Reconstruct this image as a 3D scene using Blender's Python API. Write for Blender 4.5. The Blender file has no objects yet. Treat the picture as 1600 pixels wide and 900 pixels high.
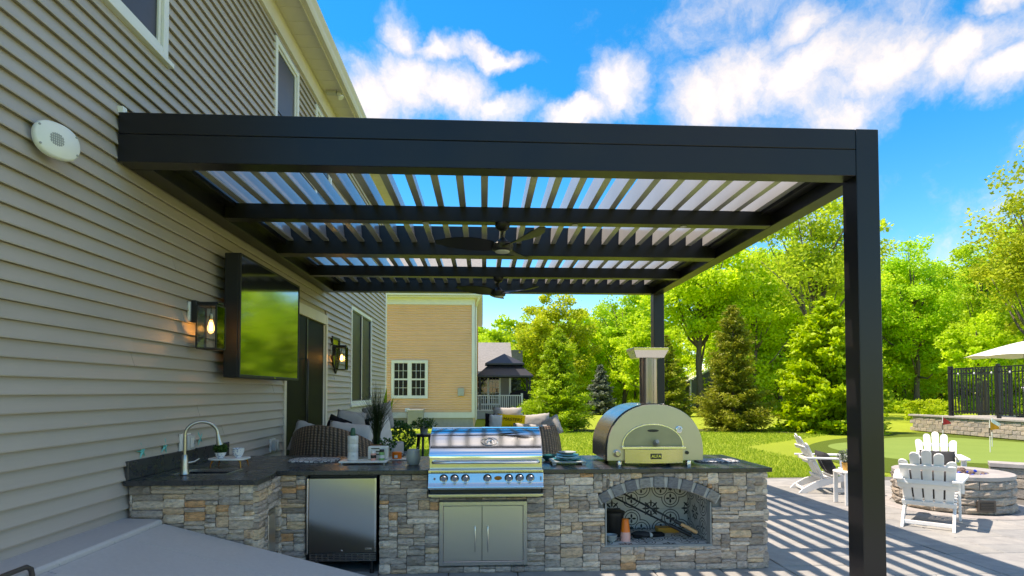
import bpy, bmesh, math, random
import numpy as np
from mathutils import Vector, Matrix
random.seed(7); NR = np.random.default_rng(11)
sc = bpy.context.scene; COL = sc.collection; PI = math.pi; R = math.radians
# ------------------------------------------------------------------ camera
cam_d = bpy.data.cameras.new('camera'); cam = bpy.data.objects.new('camera', cam_d); COL.objects.link(cam)
cam.location = (0, 0, 1.6); cam.rotation_euler = (R(90+1.7), 0, R(-2.83))
cam_d.sensor_width = 36; cam_d.lens = 20.02; cam_d.shift_y = 0.085
cam_d.clip_start = 0.05; cam_d.clip_end = 3000; sc.camera = cam
# ------------------------------------------------------------------ sun
SUN_DIR = Vector((-0.46, 0.06, 1.0)).normalized()          # towards the sun
sl = bpy.data.lights.new('sun', 'SUN'); sl.energy = 2.4; sl.angle = R(0.53); sl.color = (1.0, 0.955, 0.88)
so = bpy.data.objects.new('sun', sl); COL.objects.link(so); so.rotation_euler = SUN_DIR.to_track_quat('Z', 'Y').to_euler()
so.location = (-20, 4, 45)
# ------------------------------------------------------------------ sky
w = bpy.data.worlds.new('World'); sc.world = w; w.use_nodes = True
def make_world():
    nt = w.node_tree; nt.nodes.clear(); N = nt.nodes.new; L = nt.links.new
    out = N('ShaderNodeOutputWorld'); bg = N('ShaderNodeBackground'); bg.inputs[1].default_value = 0.15
    sky = N('ShaderNodeTexSky'); sky.sky_type = 'NISHITA'; sky.sun_disc = False
    sky.sun_elevation = math.asin(SUN_DIR.z); sky.sun_rotation = math.atan2(SUN_DIR.x, SUN_DIR.y)
    sky.air_density = 0.85; sky.dust_density = 0.0; sky.ozone_density = 1.0
    tc = N('ShaderNodeTexCoord')
    hs = N('ShaderNodeHueSaturation'); hs.inputs['Saturation'].default_value = 1.50; hs.inputs['Value'].default_value = 0.69; hs.inputs['Hue'].default_value = 0.495
    L(sky.outputs[0], hs.inputs['Color'])
    def math_(op, a, b=None, clamp=False):
        n = N('ShaderNodeMath'); n.operation = op; n.use_clamp = clamp
        for i, q in enumerate((a, b)):
            if q is None: continue
            if isinstance(q, (int, float)): n.inputs[i].default_value = q
            else: L(q, n.inputs[i])
        return n.outputs[0]
    def vm(op, a, b):
        n = N('ShaderNodeVectorMath'); n.operation = op
        for i, q in enumerate((a, b)):
            if isinstance(q, tuple): n.inputs[i].default_value = q
            else: L(q, n.inputs[i])
        return n
    # warp the direction so that cloud edges curl
    nw = N('ShaderNodeTexNoise'); nw.inputs['Scale'].default_value = 5.0; nw.inputs['Detail'].default_value = 6; nw.inputs['Roughness'].default_value = 0.62
    L(tc.outputs['Generated'], nw.inputs['Vector'])
    off = vm('SUBTRACT', nw.outputs['Color'], (0.5, 0.5, 0.5)); off2 = vm('MULTIPLY', off.outputs[0], (0.12, 0.12, 0.12))
    d = vm('ADD', tc.outputs['Generated'], off2.outputs[0]).outputs[0]
    # cumulus banks: direction (x, y, z) and half sizes of each
    blobs = [((0.05,-0.05,1.0),0.33,0.6),
             ((-0.19,0.87,0.452),0.085,0.060), ((-0.125,0.87,0.468),0.085,0.055), ((-0.05,0.888,0.455),0.12,0.045), ((0.03,0.893,0.447),0.10,0.035), ((-0.118,0.842,0.527),0.035,0.045), ((-0.065,0.858,0.510),0.05,0.022), ((0.03,0.857,0.512),0.09,0.018),
             ((0.216,0.86,0.462),0.060,0.055), ((0.165,0.885,0.437),0.08,0.026),
             ((0.325,0.838,0.440),0.060,0.050), ((0.385,0.80,0.455),0.085,0.062), ((0.455,0.765,0.450),0.10,0.066), ((0.530,0.727,0.430),0.11,0.058), ((0.435,0.745,0.500),0.045,0.045),
             ((0.515,0.757,0.395),0.075,0.045), ((0.600,0.68,0.422),0.075,0.045), ((0.645,0.655,0.395),0.05,0.035), ((0.62,0.636,0.462),0.035,0.018)]
    tot = None
    for c, rx, rz in blobs:
        c = Vector(c).normalized()
        rx *= 1.38; rz *= 1.38; s = vm('SUBTRACT', d, tuple(c)); s = vm('MULTIPLY', s.outputs[0], (1/rx, 0.55/rx, 1/rz))
        ln = N('ShaderNodeVectorMath'); ln.operation = 'LENGTH'; L(s.outputs[0], ln.inputs[0])
        b = math_('MULTIPLY', math_('SUBTRACT', 1.0, ln.outputs['Value'], True), 0.85)
        tot = b if tot is None else math_('MAXIMUM', tot, b)
    # loose fair-weather cloud over the whole sky
    n2 = N('ShaderNodeTexNoise'); n2.inputs['Scale'].default_value = 2.3; n2.inputs['Detail'].default_value = 3
    n2.noise_dimensions = '4D'; n2.inputs['W'].default_value = 3.7; L(d, n2.inputs['Vector'])
    gen = math_('SUBTRACT', n2.outputs['Fac'], 0.455, True); gen = math_('MULTIPLY', gen, 3.6)
    tot = math_('MAXIMUM', tot, gen)
    n3 = N('ShaderNodeTexNoise'); n3.inputs['Scale'].default_value = 9; n3.inputs['Detail'].default_value = 10; n3.inputs['Roughness'].default_value = 0.66
    L(d, n3.inputs['Vector'])
    k = math_('MULTIPLY', math_('SUBTRACT', n3.outputs['Fac'], 0.5), 1.15)
    dens = math_('ADD', tot, k)
    mr = N('ShaderNodeMapRange'); mr.interpolation_type = 'SMOOTHSTEP'; mr.inputs[1].default_value = 0.16; mr.inputs[2].default_value = 0.80
    L(dens, mr.inputs[0])
    # thicker cloud is whiter; thin edges go bluish by mixing
    ms = N('ShaderNodeMix'); ms.data_type = 'RGBA'
    ms.inputs[6].default_value = (1.75, 1.86, 2.02, 1); ms.inputs[7].default_value = (2.42, 2.45, 2.5, 1)
    mr2 = N('ShaderNodeMapRange'); mr2.inputs[1].default_value = 0.35; mr2.inputs[2].default_value = 0.85; L(math_('ADD', math_('MULTIPLY', dens, 0.6), math_('MULTIPLY', nw.outputs['Fac'], 0.5)), mr2.inputs[0]); L(mr2.outputs[0], ms.inputs[0])
    sep = N('ShaderNodeSeparateXYZ'); L(tc.outputs['Generated'], sep.inputs[0])
    up = math_('GREATER_THAN', sep.outputs['Z'], 0.02)
    fac = math_('MULTIPLY', math_('MULTIPLY', mr.outputs[0], up), 0.96)
    mx = N('ShaderNodeMix'); mx.data_type = 'RGBA'
    L(fac, mx.inputs[0]); L(hs.outputs[0], mx.inputs[6]); L(ms.outputs[2], mx.inputs[7])
    L(mx.outputs[2], bg.inputs[0]); L(bg.outputs[0], out.inputs[0])
make_world()
# ------------------------------------------------------------------ exposure and render
sc.view_settings.view_transform = 'Standard'; sc.view_settings.look = 'None'
sc.view_settings.exposure = 1.70; sc.view_settings.gamma = 1.0; sc.view_settings.use_curve_mapping = False
sc.view_settings.use_white_balance = True; sc.view_settings.white_balance_temperature = 7700; sc.view_settings.white_balance_tint = 17
sc.render.engine = 'CYCLES'
sc.cycles.max_bounces = 9; sc.cycles.diffuse_bounces = 5; sc.cycles.glossy_bounces = 4; sc.cycles.transmission_bounces = 6; sc.cycles.transparent_max_bounces = 8
sc.cycles.sample_clamp_indirect = 6.0; sc.cycles.caustics_reflective = False; sc.cycles.caustics_refractive = False
sc.render.resolution_x = 1024; sc.render.resolution_y = 576

# ================================================================== helpers
class MB:
    def __init__(s): s.v = []; s.f = []
    def add(s, vs, fs):
        n = len(s.v); s.v += [tuple(q) for q in vs]; s.f += [tuple(n+i for i in q) for q in fs]; return s
    def box(s, x0, x1, y0, y1, z0, z1):
        return s.add([(x0,y0,z0),(x1,y0,z0),(x1,y1,z0),(x0,y1,z0),(x0,y0,z1),(x1,y0,z1),(x1,y1,z1),(x0,y1,z1)],
                     [(0,3,2,1),(4,5,6,7),(0,1,5,4),(1,2,6,5),(2,3,7,6),(3,0,4,7)])
    def obox(s, c, size, M=None):
        M = M or Matrix.Identity(3); c = Vector(c); a = [q/2 for q in size]; vs = []
        for z in (-1,1):
            for x, y in ((-1,-1),(1,-1),(1,1),(-1,1)): vs.append(c + M @ Vector((x*a[0], y*a[1], z*a[2])))
        return s.add(vs, [(0,3,2,1),(4,5,6,7),(0,1,5,4),(1,2,6,5),(2,3,7,6),(3,0,4,7)])
    def bar(s, p0, p1, w_, h, up=(0,0,1)):
        p0 = Vector(p0); p1 = Vector(p1); d = (p1-p0); ln = d.length; d.normalize(); up = Vector(up)
        sx = d.cross(up)
        if sx.length < 1e-4: sx = d.cross(Vector((1,0,0)))
        sx.normalize(); u = sx.cross(d)
        return s.obox((p0+p1)/2, (w_, ln, h), Matrix((sx, d, u)).transposed())
    def tube(s, pts, r, seg=10, closed=False):
        pts = [Vector(p) for p in pts]; n = len(pts); rs = r if isinstance(r, (list, tuple)) else [r]*n
        ref = None; rings = []
        for i, p in enumerate(pts):
            a = pts[i-1] if (i > 0 or closed) else pts[i]; b = pts[(i+1) % n] if (i < n-1 or closed) else pts[i]
            t = (b-a).normalized()
            if ref is None:
                ref = t.cross(Vector((0,0,1)))
                if ref.length < 1e-3: ref = t.cross(Vector((1,0,0)))
            ref = ref - t*ref.dot(t); ref.normalize(); bn = t.cross(ref)
            rings.append([p + (ref*math.cos(2*PI*k/seg) + bn*math.sin(2*PI*k/seg))*rs[i] for k in range(seg)])
        vs = [q for rg in rings for q in rg]; fs = []
        for i in range(n if closed else n-1):
            for k in range(seg):
                j = (i+1) % n; fs.append((i*seg+k, i*seg+(k+1)%seg, j*seg+(k+1)%seg, j*seg+k))
        if not closed: fs += [tuple(reversed(range(seg))), tuple((n-1)*seg+k for k in range(seg))]
        return s.add(vs, fs)
    def lathe(s, prof, seg=24, o=(0,0,0), M=None, cap=True):
        o = Vector(o); M = M or Matrix.Identity(3); vs = []; fs = []; n = len(prof)
        for r_, z in prof:
            for k in range(seg): vs.append(o + M @ Vector((r_*math.cos(2*PI*k/seg), r_*math.sin(2*PI*k/seg), z)))
        for i in range(n-1):
            for k in range(seg): fs.append((i*seg+k, i*seg+(k+1)%seg, (i+1)*seg+(k+1)%seg, (i+1)*seg+k))
        if cap: fs += [tuple(reversed(range(seg))), tuple((n-1)*seg+k for k in range(seg))]
        return s.add(vs, fs)
    def prism(s, poly, plane, a0, a1):
        def P(q, a): return {'xz': (q[0], a, q[1]), 'yz': (a, q[0], q[1]), 'xy': (q[0], q[1], a)}[plane]
        n = len(poly)
        return s.add([P(q, a0) for q in poly] + [P(q, a1) for q in poly],
                     [tuple(range(n)), tuple(reversed(range(n, 2*n)))] + [(i, i+n, (i+1)%n+n, (i+1)%n) for i in range(n)])
    def sphere(s, c, r, seg=16, rings=10):
        if not isinstance(r, tuple): r = (r,r,r)
        vs = []; fs = []
        for i in range(1, rings):
            t = PI*i/rings
            for k in range(seg): vs.append((c[0]+r[0]*math.sin(t)*math.cos(2*PI*k/seg), c[1]+r[1]*math.sin(t)*math.sin(2*PI*k/seg), c[2]+r[2]*math.cos(t)))
        for i in range(rings-2):
            for k in range(seg): fs.append((i*seg+k, (i+1)*seg+k, (i+1)*seg+(k+1)%seg, i*seg+(k+1)%seg))
        m = len(vs); vs += [(c[0],c[1],c[2]+r[2]), (c[0],c[1],c[2]-r[2])]; q = (rings-2)*seg
        for k in range(seg): fs.append((m, k, (k+1)%seg)); fs.append((m+1, q+(k+1)%seg, q+k))
        return s.add(vs, fs)
    def sheet(s, fn, nu, nv, th=0.0, closed_u=False):
        vs = [fn(i/(nu if closed_u else nu-1), j/(nv-1)) for j in range(nv) for i in range(nu)]; fs = []
        for j in range(nv-1):
            for i in range(nu if closed_u else nu-1):
                fs.append((j*nu+i, j*nu+(i+1)%nu, (j+1)*nu+(i+1)%nu, (j+1)*nu+i))
        return s.add(vs, fs)
    def mesh(s, name, bevel=0, smooth=False, seg=1, angle=40):
        me = bpy.data.meshes.new(name)
        me.from_pydata(s.v, [], s.f)
        bm = bmesh.new(); bm.from_mesh(me); bmesh.ops.recalc_face_normals(bm, faces=bm.faces)
        if bevel > 0: bmesh.ops.bevel(bm, geom=bm.edges[:], offset=bevel, segments=seg, affect='EDGES', profile=0.6, clamp_overlap=True)
        bm.to_mesh(me); bm.free()
        if smooth:
            me.polygons.foreach_set('use_smooth', [True]*len(me.polygons)); me.set_sharp_from_angle(angle=R(angle))
        return me
    def build(s, name, mat, parent=None, bevel=0, smooth=False, seg=1, angle=40):
        me = s.mesh(name, bevel, smooth, seg, angle); me.materials.append(mat)
        return link(name, me, parent)
def link(name, me, parent=None, loc=None, rot=None, scale=None):
    o = bpy.data.objects.new(name, me); COL.objects.link(o)
    if parent: o.parent = parent
    if loc: o.location = loc
    if rot: o.rotation_euler = rot
    if scale: o.scale = scale
    return o
def thing(name, label, cat, loc=(0,0,0), rz=0, group=None):
    o = bpy.data.objects.new(name, None); COL.objects.link(o); o.location = loc; o.rotation_euler = (0,0,rz); o.empty_display_size = 0.1
    return tag(o, label, cat, group)
def tag(o, label=None, cat=None, group=None, kind=None):
    if label: o['label'] = label
    if cat: o['category'] = cat
    if group: o['group'] = group
    if kind: o['kind'] = kind
    return o
def dup(root, label, loc=None, rz=None):
    def rec(o, par):
        c = o.copy(); COL.objects.link(c)
        if par: c.parent = par
        for ch in list(o.children): rec(ch, c)
        return c
    r = rec(root, None); r['label'] = label
    if loc: r.location = loc
    if rz is not None: r.rotation_euler = (0,0,rz)
    return r
def RX(a): return Matrix.Rotation(a, 3, 'X')
def RY(a): return Matrix.Rotation(a, 3, 'Y')
def RZ(a): return Matrix.Rotation(a, 3, 'Z')
def lettering(text, size, mat, parent, M, depth=0.0008, name='lettering', extra=None):
    cu = bpy.data.curves.new('lettering', 'FONT'); cu.body = text; cu.size = size; cu.extrude = depth; cu.align_x = 'CENTER'; cu.align_y = 'CENTER'
    if extra: extra(cu)
    t = bpy.data.objects.new('lettering_source', cu); COL.objects.link(t)
    me = bpy.data.meshes.new_from_object(t); bpy.data.objects.remove(t); me.name = name; me.transform(M); me.materials.clear(); me.materials.append(mat)
    return link(name, me, parent)

# ------------------------------------------------------------------ materials
class NT:
    def __init__(s, name):
        s.m = bpy.data.materials.new(name); s.m.use_nodes = True; s.t = s.m.node_tree; s.b = s.t.nodes['Principled BSDF']; s.out = s.t.nodes['Material Output']
    def n(s, ty, **k):
        q = s.t.nodes.new(ty)
        for a, b in k.items(): setattr(q, a, b)
        return q
    def l(s, a, b): s.t.links.new(a, b)
    def noise(s, scale, detail=4, rough=0.55, vec=None, stretch=None, coord='Object'):
        tc = s.n('ShaderNodeTexCoord'); q = s.n('ShaderNodeTexNoise'); q.inputs['Scale'].default_value = scale; q.inputs['Detail'].default_value = detail; q.inputs['Roughness'].default_value = rough
        src = vec or tc.outputs[coord]
        if stretch:
            mp = s.n('ShaderNodeMapping'); mp.inputs['Scale'].default_value = stretch; s.l(src, mp.inputs[0]); src = mp.outputs[0]
        s.l(src, q.inputs['Vector']); return q.outputs['Fac']
    def ramp(s, fac, stops, mode='LINEAR'):
        q = s.n('ShaderNodeValToRGB'); q.color_ramp.interpolation = mode; e = q.color_ramp.elements
        while len(e) < len(stops): e.new(0.5)
        for i, (p, c) in enumerate(stops): e[i].position = p; e[i].color = (*c, 1) if len(c) == 3 else c
        s.l(fac, q.inputs[0]); return q.outputs[0]
    def mix(s, fac, a, b, mode='MIX'):
        q = s.n('ShaderNodeMix'); q.data_type = 'RGBA'; q.blend_type = mode
        for i, v in ((0, fac), (6, a), (7, b)):
            if isinstance(v, (int, float)): q.inputs[i].default_value = v
            elif isinstance(v, tuple): q.inputs[i].default_value = (*v, 1)
            else: s.l(v, q.inputs[i])
        return q.outputs[2]
    def math(s, op, a, b=0.0, clamp=False):
        q = s.n('ShaderNodeMath'); q.operation = op; q.use_clamp = clamp
        for i, v in enumerate((a, b)):
            if isinstance(v, (int, float)): q.inputs[i].default_value = v
            else: s.l(v, q.inputs[i])
        return q.outputs[0]
    def bump(s, h, strength=0.3, dist=0.01):
        q = s.n('ShaderNodeBump'); q.inputs['Strength'].default_value = strength; q.inputs['Distance'].default_value = dist
        s.l(h, q.inputs['Height']); s.l(q.outputs[0], s.b.inputs['Normal'])
    def set(s, **k):
        for a, v in k.items():
            i = s.b.inputs[{'color': 'Base Color', 'rough': 'Roughness', 'metal': 'Metallic', 'spec': 'Specular IOR Level'}.get(a, a)]
            if isinstance(v, tuple): i.default_value = (*v, 1) if len(v) == 3 else v
            elif isinstance(v, (int, float)): i.default_value = v
            else: s.l(v, i)
        return s
def plain(name, c, rough=0.5, metal=0.0, var=0.08, scale=6, bump=0.0, bscale=60, bdist=0.003, stretch=None, spec=0.5, rvar=0.0):
    q = NT(name)
    f = q.noise(scale, 4, 0.6, stretch=stretch)
    lo = tuple(x*(1-var) for x in c); hi = tuple(min(1, x*(1+var)) for x in c)
    q.set(color=q.ramp(f, [(0.25, lo), (0.75, hi)]), metal=metal, spec=spec)
    if rvar: q.set(rough=q.ramp(f, [(0.2, (rough-rvar,)*3), (0.8, (rough+rvar,)*3)]))
    else: q.set(rough=rough)
    if bump: q.bump(q.noise(bscale, 5, 0.6, stretch=stretch), bump, bdist)
    return q.m
def brushed(name, c, rough=0.28, axis=0, var=0.06):
    q = NT(name); st = [3, 3, 3]
    for i in range(3):
        if i != axis: st[i] = 260
    f = q.noise(1.0, 3, 0.7, stretch=tuple(st)); g = q.noise(2.2, 3)
    q.set(color=q.mix(0.5, q.ramp(f, [(0.2, tuple(x*(1-var) for x in c)), (0.8, c)]), q.ramp(g, [(0.3, tuple(x*(1-var) for x in c)), (0.8, c)])), metal=1.0,
          rough=q.ramp(f, [(0.2, (rough-0.02,)*3), (0.8, (rough+0.03,)*3)]))
    q.bump(f, 0.02, 0.0004)
    return q.m
M = {}
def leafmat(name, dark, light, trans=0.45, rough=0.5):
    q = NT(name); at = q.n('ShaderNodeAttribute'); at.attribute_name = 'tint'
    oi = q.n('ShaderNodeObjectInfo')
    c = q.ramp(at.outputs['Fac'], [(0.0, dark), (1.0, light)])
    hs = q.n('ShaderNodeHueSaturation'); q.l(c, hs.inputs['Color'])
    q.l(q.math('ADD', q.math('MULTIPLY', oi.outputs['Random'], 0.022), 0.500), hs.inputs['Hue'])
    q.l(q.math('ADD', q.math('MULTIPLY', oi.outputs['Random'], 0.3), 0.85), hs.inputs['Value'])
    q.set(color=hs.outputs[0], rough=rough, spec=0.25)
    tr = q.n('ShaderNodeBsdfTranslucent'); q.l(hs.outputs[0], tr.inputs[0])
    ad = q.n('ShaderNodeMixShader'); ad.inputs[0].default_value = trans
    q.l(q.b.outputs[0], ad.inputs[1]); q.l(tr.outputs[0], ad.inputs[2]); q.l(ad.outputs[0], q.out.inputs[0])
    return q.m
def make_materials():
    # vinyl siding: fine wood-grain emboss, slight dirt
    q = NT('siding_vinyl'); f = q.noise(0.9, 5, 0.6); g = q.noise(1, 4, 0.7, stretch=(40, 2.2, 60)); oi = q.n('ShaderNodeObjectInfo')
    c = q.mix(0.35, q.ramp(f, [(0.3, (0.415,0.362,0.318)), (0.7, (0.48,0.42,0.368))]), q.ramp(g, [(0.3, (0.415,0.366,0.322)), (0.7, (0.48,0.422,0.372))]))
    hs = q.n('ShaderNodeHueSaturation'); q.l(c, hs.inputs['Color']); q.l(q.math('ADD', q.math('MULTIPLY', oi.outputs['Random'], 0.07), 0.965), hs.inputs['Value'])
    q.set(color=hs.outputs[0], rough=0.5, spec=0.4); q.bump(g, 0.12, 0.002); M['siding'] = q.m
    M['trim'] = plain('white_trim', (0.74,0.74,0.70), 0.4, var=0.05, scale=3)
    M['cream'] = plain('cream_trim', (0.66,0.61,0.53), 0.5, var=0.05, scale=3)
    M['pwhite'] = plain('white_plastic', (0.74,0.74,0.70), 0.35, var=0.03)
    M['grille'] = plain('grey_plastic', (0.30,0.31,0.30), 0.5)
    M['vent'] = plain('galvanised_grey', (0.50,0.50,0.48), 0.5, var=0.1)
    M['screen'] = plain('window_screen', (0.022,0.024,0.030), 0.35, var=0.15, scale=30)
    q = NT('dark_glass'); q.set(color=(0.010,0.012,0.014), rough=0.03, spec=0.6); M['glass'] = q.m
    q = NT('door_screen'); q.set(color=(0.006,0.006,0.006), rough=0.55, spec=0.12); M['doorscreen'] = q.m
    q = NT('tv_glass'); q.set(color=(0.010,0.011,0.011), rough=0.08); q.b.inputs['IOR'].default_value = 6.0
    q.bump(q.noise(1.5, 2), 0.04, 0.01); M['tv'] = q.m
    q = NT('clear_glass'); q.set(color=(0.9,0.93,0.9), rough=0.02); q.b.inputs['Transmission Weight'].default_value = 0.0
    tb = q.n('ShaderNodeBsdfTransparent'); tb.inputs[0].default_value = (0.92,0.95,0.92,1); gb = q.n('ShaderNodeBsdfGlossy'); gb.inputs['Roughness'].default_value = 0.02
    fr = q.n('ShaderNodeFresnel'); fr.inputs[0].default_value = 1.7; ms = q.n('ShaderNodeMixShader'); q.l(fr.outputs[0], ms.inputs[0]); q.l(tb.outputs[0], ms.inputs[1]); q.l(gb.outputs[0], ms.inputs[2]); q.l(ms.outputs[0], q.out.inputs[0]); M['clear'] = q.m
    M['black'] = plain('black_metal', (0.012,0.012,0.013), 0.42, var=0.2, scale=12)
    M['bplastic'] = plain('black_plastic', (0.010,0.010,0.011), 0.5, var=0.2)
    M['tvbody'] = plain('tv_casing', (0.006,0.006,0.006), 0.55, var=0.2)
    # charcoal powder coat of the pergola
    q = NT('charcoal_powder_coat'); f = q.noise(2.0, 5, 0.6); g = q.noise(420, 2)
    q.set(color=q.ramp(f, [(0.3, (0.0075,0.0072,0.0085)), (0.7, (0.0105,0.010,0.0115))]), rough=q.ramp(f, [(0.2, (0.30,)*3), (0.8, (0.40,)*3)]), spec=0.42); q.bump(g, 0.05, 0.0006); M['perg'] = q.m
    q = NT('louver_coat'); f = q.noise(1.5, 4); q.set(color=q.ramp(f, [(0.3, (0.31,0.305,0.30)), (0.7, (0.36,0.355,0.345))]), rough=0.26, spec=0.7); M['louver'] = q.m
    # bulkhead door steel
    q = NT('grey_painted_steel'); f = q.noise(1.4, 6, 0.65); g = q.noise(35, 4)
    q.set(color=q.mix(0.4, q.ramp(f, [(0.3, (0.50,0.48,0.475)), (0.7, (0.56,0.54,0.53))]), q.ramp(g, [(0.35, (0.49,0.47,0.465)), (0.65, (0.57,0.55,0.54))])), rough=q.ramp(f, [(0.3, (0.42,)*3), (0.7, (0.55,)*3)])); q.bump(g, 0.03, 0.001); M['steelpaint'] = q.m
    M['bronze'] = plain('bronze_tube', (0.10,0.085,0.075), 0.38, metal=0.6, var=0.15)
    # leathered black granite
    q = NT('black_granite'); f = q.noise(150, 6, 0.75); g = q.noise(9, 5, 0.7)
    q.set(color=q.mix(0.45, q.ramp(f, [(0.36, (0.010,0.010,0.012)), (0.55, (0.040,0.040,0.044)), (0.72, (0.11,0.11,0.12))]), q.ramp(g, [(0.3, (0.022,0.022,0.024)), (0.7, (0.06,0.06,0.064))])), rough=q.ramp(g, [(0.3, (0.20,)*3), (0.7, (0.38,)*3)]), spec=0.6); q.bump(q.noise(45, 4), 0.25, 0.003); M['granite'] = q.m
    # ledge stone: each stone draws its own colour, veined and rough
    def stone(name, stops, bs=0.8):
        q = NT(name); oi = q.n('ShaderNodeObjectInfo'); geo = q.n('ShaderNodeNewGeometry'); at = q.n('ShaderNodeAttribute'); at.attribute_name = 'piece'; rnd = q.math('FRACT', q.math('ADD', oi.outputs['Random'], at.outputs['Fac']))
        off = q.n('ShaderNodeVectorMath', operation='ADD'); q.l(geo.outputs['Position'], off.inputs[0])
        sc_ = q.n('ShaderNodeVectorMath', operation='SCALE'); cb = q.n('ShaderNodeCombineXYZ'); q.l(rnd, cb.inputs[0]); q.l(rnd, cb.inputs[2]); q.l(cb.outputs[0], sc_.inputs[0]); sc_.inputs['Scale'].default_value = 37; q.l(sc_.outputs[0], off.inputs[1])
        base = q.ramp(rnd, stops, 'CONSTANT')
        f = q.noise(26, 7, 0.68, vec=off.outputs[0], stretch=(1, 1, 2.6)); g = q.noise(7, 5, 0.6, vec=off.outputs[0], stretch=(1,1,1.8)); h = q.noise(110, 4, 0.7, vec=off.outputs[0])
        c = q.mix(1.0, base, q.ramp(f, [(0.28, (0.48,0.48,0.50)), (0.5, (0.97,0.97,0.97)), (0.74, (1.36,1.34,1.30))]), 'MULTIPLY')
        c = q.mix(q.ramp(g, [(0.56, (0,0,0)), (0.72, (0.40,)*3)]), c, (0.42,0.31,0.20))
        c = q.mix(0.35, c, q.ramp(h, [(0.3, (0.08,0.08,0.085)), (0.7, (0.52,0.51,0.48))]), 'SOFT_LIGHT')
        q.set(color=c, rough=0.85, spec=0.25); q.bump(q.math('ADD', f, q.math('MULTIPLY', h, 0.35)), bs, 0.012); return q.m
    gy = [(0.00,(0.585,0.489,0.405)),(0.10,(0.421,0.350,0.290)),(0.17,(0.702,0.577,0.460)),(0.25,(0.725,0.536,0.354)),(0.32,(0.491,0.417,0.359)),(0.42,(0.632,0.515,0.405)),(0.50,(0.351,0.294,0.248)),(0.57,(0.796,0.659,0.529)),(0.63,(0.538,0.448,0.377)),(0.72,(0.655,0.469,0.313)),(0.79,(0.585,0.500,0.423)),(0.86,(0.725,0.412,0.212)),(0.90,(0.445,0.350,0.276)),(0.95,(0.386,0.335,0.294))]
    M['stone'] = stone('ledge_stone', gy)
    M['arch'] = stone('grey_cobble', [(0,(0.20,0.20,0.21)),(0.4,(0.25,0.25,0.25)),(0.7,(0.30,0.29,0.27)),(0.9,(0.18,0.18,0.185))])
    M['block'] = stone('split_concrete_block', [(0,(0.42,0.37,0.315)),(0.25,(0.35,0.32,0.285)),(0.5,(0.46,0.40,0.33)),(0.75,(0.38,0.35,0.315))], 0.8)
    M['cap'] = plain('grey_cap_stone', (0.34,0.32,0.305), 0.8, var=0.22, scale=5, bump=0.3, bscale=60)
    M['mortar'] = plain('mortar', (0.20,0.19,0.175), 0.95, var=0.25, scale=18, bump=0.5, bscale=90)
    M['pale_mortar'] = plain('pale_mortar', (0.42,0.41,0.38), 0.95, var=0.15, scale=25, bump=0.4, bscale=110)
    # pavers
    q = NT('bluestone_paver'); oi = q.n('ShaderNodeObjectInfo'); f = q.noise(3.2, 6, 0.65, coord='Generated'); geo = q.n('ShaderNodeNewGeometry')
    f = q.noise(5, 6, 0.65, vec=geo.outputs['Position']); h = q.noise(70, 4, 0.7, vec=geo.outputs['Position'])
    base = q.ramp(oi.outputs['Random'], [(0.0,(0.315,0.315,0.305)),(0.2,(0.345,0.34,0.32)),(0.4,(0.285,0.29,0.285)),(0.6,(0.325,0.325,0.31)),(0.8,(0.36,0.35,0.325)),(0.92,(0.30,0.30,0.285))], 'CONSTANT')
    c = q.mix(1.0, base, q.ramp(f, [(0.3, (0.80,0.80,0.81)), (0.7, (1.14,1.13,1.11))]), 'MULTIPLY'); c = q.mix(0.25, c, q.ramp(h, [(0.3, (0.2,)*3), (0.7, (0.5,)*3)]), 'SOFT_LIGHT')
    q.set(color=c, rough=0.8, spec=0.3); q.bump(q.math('ADD', f, q.math('MULTIPLY', h, 0.2)), 0.35, 0.01); M['paver'] = q.m
    M['joint'] = plain('joint_sand', (0.12,0.115,0.105), 0.95, var=0.3, scale=30)
    # lawn, turf, mulch
    q = NT('lawn_grass'); a = q.noise(0.35, 5, 0.6); b = q.noise(9, 6, 0.7); c_ = q.noise(70, 4, 0.75)
    c = q.mix(0.5, q.ramp(a, [(0.3, (0.25,0.33,0.022)), (0.7, (0.36,0.43,0.035))]), q.ramp(b, [(0.3, (0.21,0.30,0.02)), (0.7, (0.40,0.46,0.05))])); c = q.mix(0.4, c, q.ramp(c_, [(0.3, (0.20,0.29,0.015)), (0.7, (0.42,0.50,0.06))]))
    q.set(color=c, rough=0.8, spec=0.15); q.bump(q.math('ADD', c_, b), 0.9, 0.04); M['lawn'] = q.m
    M['blade'] = leafmat('grass_blade', (0.18,0.28,0.012), (0.48,0.56,0.05), 0.45)
    q = NT('turf_fringe'); b = q.noise(14, 5, 0.7); c_ = q.noise(120, 3, 0.75); q.set(color=q.mix(0.5, q.ramp(b, [(0.3,(0.075,0.12,0.012)),(0.7,(0.12,0.17,0.022))]), q.ramp(c_, [(0.3,(0.04,0.08,0.008)),(0.7,(0.15,0.20,0.03))])), rough=0.9, spec=0.1); q.bump(c_, 0.9, 0.02); M['fringe'] = q.m
    q = NT('putting_turf'); b = q.noise(1.2, 4, 0.6); c_ = q.noise(220, 3, 0.7); q.set(color=q.mix(0.4, q.ramp(b, [(0.3,(0.16,0.235,0.05)),(0.7,(0.195,0.275,0.062))]), q.ramp(c_, [(0.3,(0.13,0.20,0.042)),(0.7,(0.215,0.295,0.07))])), rough=0.9, spec=0.1); q.bump(c_, 0.5, 0.006); M['green'] = q.m
    M['mulch'] = plain('bark_mulch', (0.055,0.038,0.026), 0.95, var=0.45, scale=22, bump=0.9, bscale=40, bdist=0.03)
    M['foundation'] = plain('concrete_foundation', (0.42,0.40,0.36), 0.9, var=0.1, bump=0.2)
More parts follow.
